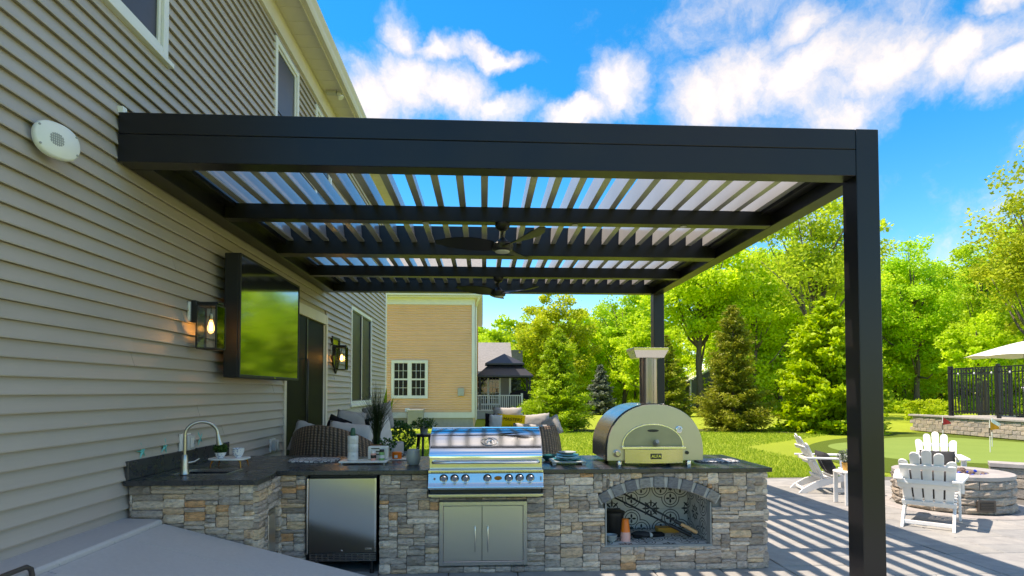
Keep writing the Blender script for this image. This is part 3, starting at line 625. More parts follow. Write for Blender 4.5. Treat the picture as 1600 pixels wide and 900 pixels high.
# ================================================================== cellar bulkhead
def bulkhead():
    b = thing('cellar_bulkhead', 'grey steel sloping cellar bulkhead doors against the siding in the left foreground', 'bulkhead', (WX, 3.4, 0))
    ya, yb = 2.15-3.4, 4.57-3.4
    def q(x): return 0.585 - (x-0.30)*0.272
    MB().prism([(0.02,0.0),(1.92,0.0),(1.92,q(1.92)-0.03),(0.30,q(0.30)-0.03),(0.02,0.565)], 'xz', ya+0.03, yb-0.02).build('base', M['steelpaint'], b)
    MB().prism([(0.0185,0.625),(0.30,0.615),(0.315,0.600),(0.315,0.572),(0.30,0.560),(0.0185,0.57)], 'xz', ya, yb).build('header', M['steelpaint'], b, bevel=0.003)
    for k in (0, 1):
        y0, y1 = (0.004, yb+0.008) if k else (ya, -0.004)
        d = MB().prism([(0.32,q(0.32)),(1.95,q(1.95)),(1.955,q(1.95)-0.035),(0.32,q(0.32)-0.028)], 'xz', y0, y1).build('door_leaf', M['steelpaint'], b, bevel=0.003)
        ys = 0.73 if k else -0.73
        MB().prism([(0.40,q(0.40)+0.0015),(1.85,q(1.85)+0.0015),(1.85,q(1.85)-0.001),(0.40,q(0.40)-0.001)], 'xz', ys-0.004, ys+0.004).build('crease', M['vent'], d)
    MB().prism([(0.40,q(0.40)+0.022),(1.95,q(1.95)+0.022),(1.95,q(1.95)+0.002),(0.40,q(0.40)+0.002)], 'xz', -0.07, 0.03).build('centre_lap', M['steelpaint'], b, bevel=0.003)
    for y in (-0.9,-0.45,0.1,0.6,1.0): MB().lathe([(0.006,0),(0.006,0.004)], 10, (0.315,y,0.588), RY(R(90))).build('rivet', M['vent'], b)
    x = 0.33; h = []
    for t, (dx, dz) in ((0,(0,-0.05)),(0,(0.02,0.08))): pass
    pts = [(0.35,-0.16,0.53),(0.35,-0.15,0.60),(0.34,-0.125,0.632),(0.31,-0.09,0.640),(0.10,-0.09+0.0,0.655)]
    hp = [(0.335,-0.135,0.52),(0.335,-0.13,0.60),(0.335,-0.14,0.635),(0.335,-0.17,0.655),(0.335,-0.42,0.655),(0.335,-0.46,0.65),(0.335,-0.49,0.625),(0.335,-0.50,0.58),(0.335,-0.50,0.50)]
    MB().tube(hp, 0.0135, 12).build('handle', M['bronze'], b, smooth=True, angle=70)
bulkhead()

# ================================================================== pergola
PZ0, PZ1, PY0, PY1, PX0, PX1 = 3.345, 3.725, 4.40, 10.10, -2.775, 3.19
def pergola():
    g = thing('louvered_pergola', 'charcoal black louvered-roof pergola attached to the house over the outdoor kitchen', 'pergola', (PX1, PY0, 0))
    def P(o): o.matrix_parent_inverse = Matrix.Translation((-PX1, -PY0, 0)); return o
    m = M['perg']; zm = 3.56
    # front and back beams in two stacked extrusions, posts at the right
    for nm, y0, y1 in (('front_beam', PY0+0.004, PY0+0.165), ('back_beam', PY1-0.165, PY1-0.004)):
        o = P(MB().box(PX0, PX1-0.19, y0, y1, PZ0, zm-0.0015).build(nm, m, g, bevel=0.004))
        MB().box(PX0, PX1-0.19, y0, y1, zm+0.0015, PZ1).build('upper_beam', m, o, bevel=0.004)
        MB().box(PX0+.01, PX1-0.2, y0+.01, y1-.01, zm-0.01, zm+0.01).build('seam', M['black'], o)
    for y0 in (PY0, PY1-0.19):
        o = P(MB().box(PX1-0.188, PX1, y0, y0+0.188, 0.0, PZ1+0.002).build('post', m, g, bevel=0.005))
    o = P(MB().box(PX1-0.17, PX1-0.004, PY0+0.19, PY1-0.19, PZ0, PZ1).build('side_beam', m, g, bevel=0.004))
    o = P(MB().box(PX0, PX0+0.17, PY0+0.168, PY1-0.168, PZ0, PZ1).build('wall_beam', m, g, bevel=0.004))
    xa, xb = PX0+0.172, PX1-0.172
    P(MB().box(xa, xb, 7.24, 7.45, PZ0, PZ1-0.01).build('middle_beam', m, g, bevel=0.004))
    for y in (5.80, 8.60): P(MB().box(xa, xb, y, y+0.13, PZ0+0.002, PZ0+0.155).build('cross_rail', m, g, bevel=0.004))
    for y0, y1 in ((PY0+0.168, 7.235), (7.455, PY1-0.168)):
        P(MB().box(xa+0.001, xa+0.11, y0, y1, PZ0+0.12, PZ0+0.16).build('gutter_tray', m, g)); P(MB().box(xb-0.11, xb-0.001, y0, y1, PZ0+0.12, PZ0+0.16).build('gutter_tray', m, g))
    # louvers stand open, hollow blade section with a flange at the bottom edge
    hb = 0.106; pr = [(-0.006,hb),(0.006,hb),(0.011,0.05),(0.015,0.0),(0.019,-0.045),(0.042,-0.078),(0.048,-0.090),(0.046,-hb),(-0.018,-hb),(-0.017,-0.05),(-0.014,0.0),(-0.011,0.05)]
    ta = R(0.5); pr = [(x*math.cos(ta)-z*math.sin(ta), x*math.sin(ta)+z*math.cos(ta)) for x, z in pr]
    n = 25; pitch = (xb-xa-0.10)/n
    for y0, y1 in ((PY0+0.17, 7.232), (7.458, PY1-0.17)):
        me = MB().prism(pr, 'xz', y0, y1).mesh('louver', smooth=True, angle=35); me.materials.append(M['louver'])
        for k in range(n): P(link('louver', me, g, loc=(xa+0.05+pitch*(k+0.5), 0, PZ0+0.26), rot=(0, R(random.uniform(-0.8,0.8)), 0)))
    for k in range(n):
        x = xa+0.05+pitch*(k+0.5)
        P(MB().lathe([(0.012,0),(0.012,0.012)], 10, (x,7.226,PZ0+0.26), RX(R(-90))).build('pivot', M['chrome'], g))
    for x in (-0.6, 0.95, 2.1): P(MB().lathe([(0.035,0),(0.03,0.006)], 20, (x,5.865,PZ0-0.004)).build('downlight', M['vent'], g, smooth=True))
    P(MB().box(PX0-0.02, PX0+0.03, PY0+0.01, PY0+0.06, PZ1+0.001, PZ1+0.05).build('flashing', M['pwhite'], g))
    # ceiling fans
    def fan(x, y, rz, label):
        f = thing('ceiling_fan', label, 'fan', (x, y, PZ0+0.002), rz, 'black ceiling fans under the pergola')
        MB().lathe([(0.075,0),(0.078,-0.02),(0.066,-0.05),(0.03,-0.075)], 24).build('canopy', M['bplastic'], f, smooth=True)
        MB().lathe([(0.013,-0.07),(0.013,-0.16)], 12).build('downrod', M['bplastic'], f, smooth=True)
        MB().lathe([(0.02,-0.145),(0.035,-0.16),(0.062,-0.19),(0.10,-0.205),(0.115,-0.225),(0.105,-0.275),(0.078,-0.29)], 28).build('motor', M['bplastic'], f, smooth=True)
        MB().lathe([(0.078,-0.288),(0.072,-0.300),(0.03,-0.309)], 24).build('light_lens', M['vent'], f, smooth=True)
        for k in range(3):
            a = 2*PI*k/3
            def fn(u, v, top=1):
                r_ = 0.09+u*0.60; wd = (0.045+0.075*math.sin(PI*min(1, u*0.82+0.12)))*(1 if u < 0.9 else 0.75); tw = R(22-14*u); s_ = (v-0.5)*2*wd
                y_ = s_*math.cos(tw)+0.05*math.sin(PI*u); z_ = -0.238+s_*math.sin(tw)+0.03*u*u
                return (r_*math.cos(a)-y_*math.sin(a), r_*math.sin(a)+y_*math.cos(a), z_)
            mb = MB(); mb.sheet(fn, 12, 5); mb.sheet(lambda u, v: tuple(Vector(fn(u, v))+Vector((0,0,0.008))), 12, 5)
            mb.build('blade', M['bplastic'], f, smooth=True)
    fan(0.19, 5.865, R(181), 'black three-blade ceiling fan under the nearer cross rail of the pergola')
    fan(0.22, 8.665, R(205), 'black three-blade ceiling fan farther back near the rear of the pergola')
pergola()
# ================================================================== outdoor kitchen
CF = 5.13          # face of the mortar bed of the long counter
def stone_meshes():
    out = []
    for k in range(12):
        rs = random.Random(k*5+1); bm = bmesh.new(); nx_, nz_ = 4, 3; g = {}
        for i in range(nx_+1):
            for j in range(nz_+1):
                ed = i in (0, nx_) or j in (0, nz_); co = (i in (0, nx_)) and (j in (0, nz_))
                x = i/nx_-0.5; z = j/nz_-0.5
                if ed: x *= 1-rs.uniform(-0.015,0.035); z *= 1-rs.uniform(-0.03,0.07)
                if co: x *= 0.97; z *= 0.94
                y = -0.5 + (rs.uniform(0.06,0.20) if ed else rs.uniform(-0.16,0.12)) + (0.06 if co else 0)
                g[i,j] = bm.verts.new((x, y, z))
        for i in range(nx_):
            for j in range(nz_): bm.faces.new((g[i,j], g[i+1,j], g[i+1,j+1], g[i,j+1]))
        bk = {}
        rim = [(i,0) for i in range(nx_)]+[(nx_,j) for j in range(nz_)]+[(i,nz_) for i in range(nx_,0,-1)]+[(0,j) for j in range(nz_,0,-1)]
        for r_ in rim: v = g[r_].co; bk[r_] = bm.verts.new((v.x, 0.5, v.z))
        for a in range(len(rim)):
            p, q = rim[a], rim[(a+1) % len(rim)]; bm.faces.new((g[q], g[p], bk[p], bk[q]))
        bmesh.ops.recalc_face_normals(bm, faces=bm.faces)
        me = bpy.data.meshes.new('stone'); bm.to_mesh(me); bm.free(); me.materials.append(M['stone']); out.append(me)
    return out
STONES = stone_meshes()
def ashlar(parent, u0, u1, z0, z1, blocked, place, cu=0.02, cz=0.0175, seed=1):
    """random coursed stones on a fine grid; blocked(u, z) keeps openings clear"""
    rs = random.Random(seed); nu = round((u1-u0)/cu); nz = round((z1-z0)/cz); cu = (u1-u0)/nu; cz = (z1-z0)/nz
    occ = np.array([[blocked(u0+(i+.5)*cu, z0+(j+.5)*cz) for i in range(nu)] for j in range(nz)], bool)
    for j in range(nz):
        for i in range(nu):
            if occ[j,i]: continue
            run = 1
            while i+run < nu and not occ[j,i+run]: run += 1
            h = rs.choice([2,2,2,3,3,3,4,4,5]); w_ = rs.choice([4,5,7,8,9,10,11,12,14,16]) if h < 5 else rs.choice([5,6,8,10])
            if run-w_ < 4: w_ = run if run <= 15 else run//2
            w_ = min(w_, run); hh = 1
            while hh < h and j+hh < nz and not occ[j+hh, i:i+w_].any(): hh += 1
            if 0 < nz-(j+hh) < 2 and not occ[j+hh:, i:i+w_].any(): hh = nz-j
            occ[j:j+hh, i:i+w_] = True
            me = rs.choice(STONES); o = link('stone', me, parent)
            dp = rs.uniform(0.040, 0.062); o.scale = (w_*cu-0.0025, dp, hh*cz-0.002)
            place(o, u0+(i+w_/2)*cu, z0+(j+hh/2)*cz, dp, rs.random() < 0.5)
def arch_z(x, r_off=0.0):
    # segmental arch over the niche: springs at z .60, crown .735
    c, half, rise, zs = 1.58, 0.49, 0.135, 0.60; rad = (half*half+rise*rise)/(2*rise); zc = zs+rise-rad; rr = rad+r_off
    dx = x-c
    return zc+math.sqrt(max(0, rr*rr-dx*dx)) if abs(dx) < rr else -1
def kitchen():
    K = thing('stone_kitchen_counter', 'L-shaped outdoor kitchen counter of mixed ledge stone with a black granite top', 'counter', (0, 5.6, 0))
    def P(o): o.matrix_parent_inverse = Matrix.Translation((0, -5.6, 0)); return o
    GZ0, GZ1 = 0.872, 0.912
    # mortar core in blocks round the openings
    cb = MB(); B = 6.12
    cb.box(-1.80, -1.56, CF, B, 0, GZ0-.002); cb.box(-0.92, -0.49, CF, B, 0, GZ0-.003); cb.box(0.53, 1.08, CF, B, 0, GZ0-.002)
    cb.box(-0.489, 0.529, CF+.001, B-.01, 0, 0.655)
    cb.box(2.08, 2.55, CF, B, 0, GZ0-.002); cb.box(1.081, 2.079, CF+.001, B-.01, 0, 0.205); cb.box(1.081, 2.079, 5.76, B-.02, 0.206, GZ0-.003)
    cb.box(-1.559, -0.921, 5.85, B-.01, 0, GZ0-.003)
    cb.box(WX+0.03, -1.801, 4.64, 6.28, 0, GZ0-.004)
    core = P(cb.build('mortar_core', M['mortar'], K))
    # plate over the niche with the arch cut out of it
    xs = [1.081+(2.079-1.081)*i/24 for i in range(25)]
    low = [(x, max(0.60, arch_z(x, 0.0))) for x in xs]
    pl = MB(); n = len(low); y0, y1 = CF+0.002, CF+0.06
    for i in range(n-1):
        a, b = low[i], low[i+1]; t = GZ0-.004
        pl.add([(a[0],y0,a[1]),(b[0],y0,b[1]),(b[0],y0,t),(a[0],y0,t),(a[0],y1,a[1]),(b[0],y1,b[1]),(b[0],y1,t),(a[0],y1,t)], [(0,1,2,3),(7,6,5,4),(0,4,5,1),(3,2,6,7)])
    P(pl.build('arch_plate', M['pale_mortar'], K))
    def blk(u, z):
        if -1.56 < u < -0.92: return True
        if -0.495 < u < 0.535 and z > 0.66: return True
        if -0.40 < u < 0.395 and 0.055 < z < 0.64: return True
        if 1.09 < u < 2.07 and 0.20 < z < 0.62: return True
        if 1.02 < u < 2.14 and 0.55 < z < arch_z(u, 0.105)-0.004: return True
        return False
    fr = P(MB().box(-1.799, -1.56, CF+0.001, CF+0.004, 0.001, 0.86).build('front_face', M['mortar'], K))
    def place_f(o, u, z, dp, flip): o.location = (u, CF+0.012-dp/2, z); o.rotation_euler = (0, (PI if flip else 0)+random.uniform(-0.022,0.022), 0)
    ashlar(fr, -1.80, 2.55, 0.0, 0.868, blk, place_f, seed=5)
    lg = P(MB().box(WX+0.04, -1.81, 4.635, 4.639, 0.001, 0.86).build('sink_leg_face', M['mortar'], K))
    ashlar(lg, -2.76, -1.80, 0.0, 0.868, lambda u, z: z < 0.52-(u+2.48)*0.22 - 0.10, lambda o, u, z, dp, f: (setattr(o, 'location', (u, 4.65-dp/2, z)), setattr(o, 'rotation_euler', (0, PI if f else 0, 0))), seed=9)
    sd = P(MB().box(-1.80, -1.797, 4.66, 5.10, 0.001, 0.86).build('sink_leg_side', M['mortar'], K))
    ashlar(sd, 4.60, CF-0.03, 0.0, 0.868, lambda u, z: 4.80 < u < 5.03 and z < 0.62, lambda o, u, z, dp, f: (setattr(o, 'location', (-1.812+dp/2, u, z)), setattr(o, 'rotation_euler', (0, PI if f else 0, R(90)))), seed=13)
    re = P(MB().box(2.549, 2.552, 5.15, 6.10, 0.001, 0.86).build('right_end', M['mortar'], K))
    ashlar(re, 5.10, 6.12, 0.0, 0.868, lambda u, z: False, lambda o, u, z, dp, f: (setattr(o, 'location', (2.54+dp/2, u, z)), setattr(o, 'rotation_euler', (0, PI if f else 0, R(90)))), cu=0.03, cz=0.03, seed=17)
    # the 300 largest stones in view stay single pieces; the small and the hidden ones are one part
    st = [o for f_ in (fr, lg, sd, re) for o in f_.children]
    st.sort(key=lambda o: (o.parent is re, -o.scale[0]*o.scale[2]))
    sm = MB(); rn = []
    for o in st[295:]:
        mt = Matrix.LocRotScale(o.location, o.rotation_euler, o.scale); me = o.data; sm.add([mt @ v.co for v in me.vertices], [tuple(p.vertices) for p in me.polygons]); rn += [random.random()]*len(me.polygons); bpy.data.objects.remove(o)
    me = bpy.data.meshes.new('small_stones'); me.from_pydata(sm.v, [], sm.f); me.materials.append(M['stone']); a = me.attributes.new('piece', 'FLOAT', 'FACE'); a.data.foreach_set('value', rn)
    tag(P(link('small_stones', me, K)), kind='stuff')
    # small steel door in the sink leg
    d = P(MB().box(-1.806, -1.786, 4.81, 5.02, 0.06, 0.605).build('access_panel', M['ssz'], K, bevel=0.004)); MB().box(-1.784, -1.775, 4.835, 4.995, 0.09, 0.58).build('door', M['ssz'], d, bevel=0.003)
    # cobble voussoirs with pale mortar between
    ar = P(MB().box(1.085, 2.075, CF+0.0005, CF+0.0018, 0.80, 0.86).build('arch', M['pale_mortar'], K))
    c, half, rise, zs = 1.58, 0.49, 0.135, 0.60; rad = (half*half+rise*rise)/(2*rise); zc = zs+rise-rad; nv = 9
    amax = math.asin((half+0.03)/rad)
    mo = MB()
    for i in range(nv):
        am = -amax+2*amax*(i+0.5)/nv; rm = rad+0.052; M3 = RY(am)
        vm_ = MB().obox((0,0,0), (0.098+random.uniform(-.008,.006), 0.075, 0.098+random.uniform(-.01,.006))).mesh('voussoir', bevel=0.009, seg=2); vm_.materials.append(M['arch'])
        link('voussoir', vm_, ar, loc=(c+rm*math.sin(am), CF-0.010, zc+rm*math.cos(am)), rot=(random.uniform(-.04,.04), am, 0))
    nm = 36; r0, r1 = rad+0.006, rad+0.095
    for i in range(nm):
        a = -amax+2*amax*i/nm; b = -amax+2*amax*(i+1)/nm
        q = lambda t, rr, y: (c+rr*math.sin(t), y, zc+rr*math.cos(t)); ya, yb = CF-0.030, CF+0.001
        mo.add([q(a,r0,ya),q(b,r0,ya),q(b,r1,ya),q(a,r1,ya),q(a,r0,yb),q(b,r0,yb),q(b,r1,yb),q(a,r1,yb)], [(0,1,2,3),(0,4,5,1),(3,2,6,7)])
    mo.build('arch_mortar', M['pale_mortar'], ar)
    # niche lined with patterned tiles
    ni = P(MB().box(1.082, 2.078, 5.735, 5.755, 0.21, 0.86).build('niche', M['mortar'], K))
    T = 0.2; e = 0.0012
    for i in range(5):
        xa = 1.09+i*T; xb = min(xa+T, 2.07)
        for j in range(3): MB().box(xa+e, xb-e, 5.722, 5.734, 0.222+j*T+e, 0.222+(j+1)*T-e).build('tile', M['tile_xz'], ni)
        for j in range(3):
            yb_ = 5.72-j*T; ya_ = max(yb_-T, 5.135); MB().box(xa+e, xb-e, ya_+e, yb_-e, 0.208, 0.220).build('tile', M['tile_xy'], ni)
    for j in range(3):
        yb_ = 5.72-j*T; ya_ = max(yb_-T, 5.20)
        if yb_-ya_ < 0.02: continue
        for k in range(3):
            MB().box(2.066, 2.078, ya_+e, yb_-e, 0.222+k*T+e, 0.222+(k+1)*T-e).build('tile', M['tile_yz'], ni); MB().box(1.082, 1.094, ya_+e, yb_-e, 0.222+k*T+e, 0.222+(k+1)*T-e).build('tile', M['tile_yz'], ni)
    MB().box(1.095, 2.065, 5.20, 5.72, 0.822, 0.835).build('niche_ceiling', M['pale_mortar'], ni)
    MB().box(1.094, 1.105, CF-0.02, 5.20, 0.221, 0.60).build('metal_trim', M['grille'], ni); MB().box(2.055, 2.066, CF-0.02, 5.20, 0.221, 0.60).build('metal_trim', M['grille'], ni); MB().box(1.085, 2.075, CF-0.02, CF+0.005, 0.204, 0.2205).build('metal_trim', M['grille'], ni)
    # granite
    top = MB()
    def slab(poly): top.prism(poly, 'xy', GZ0, GZ1)
    slab([(WX+0.022,4.56),(-1.76,4.56),(-1.76,4.90),(-2.13,4.90),(-2.55,4.90),(WX+0.022,4.90)])
    g1 = P(top.build('granite_top', M['granite'], K, bevel=0.005, seg=2))
    def gs(poly): MB().prism(poly, 'xy', GZ0+.0005, GZ1-.0002).build('slab', M['granite'], g1, bevel=0.004, seg=2)
    gs([(WX+0.022,4.9005),(-2.585,4.9005),(-2.585,5.22),(WX+0.022,5.22)]); gs([(-2.155,4.9005),(-1.76,4.9005),(-1.80,5.075),(-1.80,5.22),(-2.155,5.22)])
    gs([(WX+0.022,5.2205),(-1.80,5.2205),(-1.80,6.30),(WX+0.022,6.30)])
    gs([(-1.7995,5.075),(-0.493,5.075),(-0.493,6.16),(-1.7995,6.16)]); gs([(0.533,5.075),(2.62,5.075),(2.62,6.16),(0.533,6.16)]); gs([(-0.4925,5.62),(0.5325,5.62),(0.5325,6.16),(-0.4925,6.16)])
    P(MB().box(WX+0.019, WX+0.045, 4.58, 6.34, GZ1+.001, 1.06).build('backsplash', M['granite'], K, bevel=0.003))
    # undermount sink
    s = MB(); x0, x1, y0, y1, zb = -2.575, -2.165, 4.91, 5.21, 0.74
    s.add([(x0,y0,GZ0),(x1,y0,GZ0),(x1,y1,GZ0),(x0,y1,GZ0),(x0+.02,y0+.02,zb),(x1-.02,y0+.02,zb),(x1-.02,y1-.02,zb),(x0+.02,y1-.02,zb)], [(0,1,5,4),(1,2,6,5),(2,3,7,6),(3,0,4,7),(4,5,6,7)])
    sk = P(s.build('sink_basin', M['ss'], K)); rm = MB(); z0, z1 = GZ1-.02, GZ1+0.003
    for a in ((-2.60,-2.14,4.895,4.912),(-2.60,-2.14,5.208,5.225),(-2.60,-2.575,4.913,5.207),(-2.165,-2.14,4.913,5.207)): rm.box(*a, z0, z1)
    rm.build('sink_rim', M['ss'], sk)
    # double access doors under the grill
    f = MB(); xa, xb, za, zb2 = -0.392, 0.387, 0.068, 0.628; yy0, yy1 = CF-0.045, CF+0.001; q = 0.036
    f.box(xa, xa+q, yy0, yy1, za, zb2); f.box(xb-q, xb, yy0, yy1, za, zb2); f.box(xa+q, xb-q, yy0+.001, yy1, zb2-q, zb2); f.box(xa+q, xb-q, yy0+.001, yy1, za, za+q)
    df = P(f.build('door_frame', M['ss'], K, bevel=0.002)); mid = (xa+xb)/2-0.012
    for a, b, hx in ((xa+q+.003, mid-.002, mid-0.06), (mid+.002, xb-q-.003, mid+0.052)):
        dr = MB().box(a, b, yy0+0.006, yy1, za+q+.003, zb2-q-.003).build('door', M['ssz'], df, bevel=0.002)
        MB().tube([(hx,yy0+.006,0.19),(hx,yy0-.022,0.195),(hx,yy0-.026,0.21),(hx,yy0-.026,0.39),(hx,yy0-.022,0.405),(hx,yy0+.006,0.41)], 0.0055, 8).build('handle', M['ssz'], dr, smooth=True)
kitchen()

def appliances():
    # refrigerator
    f = thing('refrigerator', 'dark stainless under-counter refrigerator built into the stone left of the grill', 'refrigerator', (-1.24, 5.12, 0))
    MB().box(-0.295, 0.295, 0.03, 0.62, 0.11, 0.862).build('cabinet', M['black'], f, bevel=0.003)
    d = MB().box(-0.285, 0.298, -0.042, 0.022, 0.195, 0.845).build('door', M['fridge'], f, bevel=0.005)
    MB().box(-0.302, -0.288, -0.045, 0.018, 0.185, 0.845).build('edge_handle', M['ss'], d, bevel=0.003); MB().box(0.285, 0.300, -0.0465, -0.0425, 0.20, 0.845).build('edge_trim', M['ss'], d)
    MB().lathe([(0.011,0),(0.009,0.008)], 16, (0,-0.0425,0.212), RX(R(90))).build('lock', M['chrome'], d, smooth=True); MB().box(0.205,0.265,-0.046,-0.0425,0.217,0.237).build('badge', M['ss'], d, bevel=0.002)
    gr = MB().box(-0.285, 0.295, -0.01, 0.02, 0.115, 0.185).build('grille', M['black'], f)
    for k in range(11): MB().box(-0.277+k*0.0515, -0.270+k*0.0515, -0.022, -0.011, 0.118, 0.182).build('grille_bar', M['ss'], gr)
    for k in range(5): MB().box(-0.283, 0.293, -0.018, -0.012, 0.119+k*0.0145, 0.126+k*0.0145).build('grille_slat', M['ss'], gr)
    for x in (-0.24, 0.25):
        for y in (0.03, 0.55): MB().lathe([(0.02,0),(0.02,0.03),(0.012,0.035),(0.012,0.112)], 12, (x,y,0)).build('foot', M['bplastic'], f, smooth=True)
    # gas grill
    g = thing('gas_grill', 'built-in stainless gas grill with a shiny domed hood and round knobs', 'grill', (0.02, 5.0, 0.66))
    xa, xb = -0.497, 0.497
    MB().box(xa+.012, xb-.012, 0.10, 0.60, 0.005, 0.248).build('firebox', M['ss'], g)
    prof = [(0.052,0.360),(0.058,0.392),(0.092,0.440),(0.145,0.497),(0.205,0.547),(0.275,0.583),(0.36,0.604),(0.46,0.606),(0.58,0.57),(0.60,0.45),(0.60,0.37)]
    sm = []
    for i in range(len(prof)-1):
        for t in range(4):
            p0, p1, p2, p3 = prof[max(0,i-1)], prof[i], prof[i+1], prof[min(len(prof)-1,i+2)]; t = t/4
            sm.append(tuple(0.5*((2*p1[k])+(-p0[k]+p2[k])*t+(2*p0[k]-5*p1[k]+4*p2[k]-p3[k])*t*t+(-p0[k]+3*p1[k]-3*p2[k]+p3[k])*t**3) for k in (0,1)))
    sm.append(prof[-1])
    hd = MB().prism(sm, 'yz', xa+.003, xb-.003).build('hood', M['hood'], g, smooth=True, angle=50)
    for x0 in (xa-0.003, xb-0.004): MB().prism([(p[0]+0.002, p[1]+0.003) for p in sm], 'yz', x0, x0+0.007).build('hood_end', M['ss'], hd)
    for x in (xa-0.004, xb+0.004):
        for y, z in ((0.14,0.44),(0.075,0.385),(0.22,0.50)): MB().sphere((x,y,z), 0.008, 8, 6).build('screw', M['grille'], hd)
    MB().prism([(0.048,0.358),(0.050,0.262),(0.11,0.262),(0.11,0.358)], 'yz', xa+.001, xb-.001).build('hood_band', M['ss'], hd, bevel=0.002)
    hn = MB().tube([(xa+.035,0.05,0.325),(xa+.035,0.005,0.325),(xa+.06,-0.012,0.325),(xb-.06,-0.012,0.325),(xb-.035,0.005,0.325),(xb-.035,0.05,0.325)], 0.0125, 12).build('handle', M['chrome'], hd, smooth=True, angle=60)
    # oval emblem with a monogram, lying on the slope of the hood
    en = Vector((0,-0.80,0.60)); c = Vector((0.03,0.147,0.492)); M4 = Matrix.Translation(c) @ Matrix.Rotation(R(45), 4, 'X')
    em = MB()
    for a_, b_, r_ in ((0.074,0.046,0.0045),(0.044,0.039,0.004)):
        em.tube([M4 @ Vector((a_*math.cos(2*PI*k/32), b_*math.sin(2*PI*k/32), 0.010)) for k in range(32)], r_, 6, closed=True)
    for p in ([(-0.022,-0.028),(-0.004,0.027),(0.004,0.027),(0.012,-0.028)],[(-0.022,-0.006),(0.018,0.005)],[(0.004,0.024),(0.020,0.020),(0.021,0.0),(0.008,-0.003)],[(0.010,-0.003),(0.026,-0.026)]):
        em.tube([M4 @ Vector((x, y, 0.010)) for x, y in p], 0.003, 6)
    em.build('emblem', M['chrome'], hd, smooth=True)
    MB().box(xa-.004, xb+.004, -0.022, 0.10, 0.236, 0.2605).build('shelf_lip', M['ss'], g, bevel=0.003)
    vs = MB()
    for k in range(70): vs.box(xa+0.02+k*0.0138, xa+0.028+k*0.0138, -0.0235, -0.0222, 0.2395, 0.2485)
    tag(vs.build('vent_slots', M['black'], g), kind='stuff')
    cp = MB().prism([(-0.010,0.234),(-0.030,0.150),(-0.052,0.118),(-0.050,0.100),(0.10,0.100),(0.10,0.234)], 'yz', xa-.005, xb+.005).build('control_panel', M['ss'], g, bevel=0.004)
    kz, ky = 0.193, -0.0225; kr = RX(R(97))
    for x in (-0.365,-0.272,-0.178,0.012,0.198,0.292,0.385):
        k_ = MB().lathe([(0.036,0),(0.037,0.004),(0.032,0.008)], 24, (x,ky,kz), kr).build('knob', M['black'], g, smooth=True)
        MB().lathe([(0.027,0.006),(0.028,0.028),(0.024,0.034),(0.0235,0.030)], 24, (x,ky,kz), kr).build('knob_grip', M['chrome'], k_, smooth=True, angle=30)
    MB().lathe([(0.034,0),(0.032,0.005)], 28, (0.105,ky,kz-0.002), kr @ Matrix.Diagonal((1,0.55,1))).build('oval_badge', M['amber'], cp, smooth=True)
    MB().lathe([(0.011,0),(0.010,0.006)], 16, (-0.445,ky,kz-0.005), kr).build('igniter', M['chrome'], cp, smooth=True); MB().box(0.472,0.484,-0.0325,-0.0285,0.17,0.205).build('side_print', M['grille'], cp)
    MB().box(xa+.01, xb-.01, 0.02, 0.10, 0.058, 0.099).build('tray_gap', M['black'], g); MB().box(xa-.002, xb+.002, -0.035, 0.10, 0.033, 0.057).build('drip_tray', M['ss'], g, bevel=0.004)
    # pizza oven
    o = thing('pizza_oven', 'arched stainless pizza oven with a tall flue on the right of the counter', 'oven', (1.605, 5.28, 0.913))
    def outline(s, n=36, dz=0.0):
        w_, h = 0.455*s, 0.44; p = [(-w_,0.045),(w_,0.045)]; zs = 0.045
        for k in range(n+1):
            t = PI*k/n; p.append((w_*math.copysign(abs(math.cos(t))**0.92, math.cos(t)), 0.13+(h+(s-1)*0.5)*abs(math.sin(t))**0.92))
        return p
    MB().prism(outline(1.0), 'xz', 0.0, 0.03).build('front_panel', M['face'], o, bevel=0.002)
    MB().prism(outline(1.018), 'xz', 0.031, 0.050).build('rim', M['black'], o)
    MB().prism(outline(1.01), 'xz', 0.051, 0.70).build('shell', M['shell'], o, smooth=True, angle=30)
    def mouth(w_, h, z0, n=28): return [(-w_,z0),(w_,z0)]+[(w_*math.cos(PI*k/n), z0+0.01+h*math.sin(PI*k/n)) for k in range(n+1)]
    mz = 0.175
    dr = MB().prism([(x-0.025, z) for x, z in mouth(0.292,0.205,mz)], 'xz', -0.012, -0.001).build('door', M['ss'], o, bevel=0.002)
    MB().prism([(x-0.025, z) for x, z in mouth(0.278,0.190,mz+0.004)], 'xz', -0.016, -0.0125).build('door_panel', M['firebrick'], dr)
    MB().prism([(-0.025+0.055*math.cos(2*PI*k/20), 0.325+0.013*math.sin(2*PI*k/20)) for k in range(20)], 'xz', -0.018, -0.0165).build('vent_slot', M['black'], dr)
    MB().lathe([(0.022,0),(0.024,0.05),(0.018,0.075)], 16, (-0.005,-0.016,0.205), RX(R(70))).build('door_handle', M['grille'], dr, smooth=True)
    MB().box(-0.325, 0.275, -0.05, -0.0005, mz-0.018, mz+0.004).build('ledge', M['ss'], o, bevel=0.002)
    fl = MB().sheet(lambda u, v: (-0.295+u*0.545, -0.035-0.045*math.sin(PI*u), 0.028+v*0.128), 24, 3); fl.sheet(lambda u, v: (-0.295+u*0.545, -0.002, 0.028+v*0.128), 24, 3)
    front = MB(); nn = 24; top = [(-0.295+0.545*i/nn, -0.035-0.045*math.sin(PI*i/nn)) for i in range(nn+1)]
    front.prism(top+[(0.25,-0.002),(-0.295,-0.002)], 'xy', 0.028, 0.155); fp = front.build('fascia', M['shell'], o, smooth=True, angle=30)
    MB().box(-0.068, 0.033, -0.087, -0.0805, 0.068, 0.118).build('name_plate', M['black'], fp, bevel=0.001)
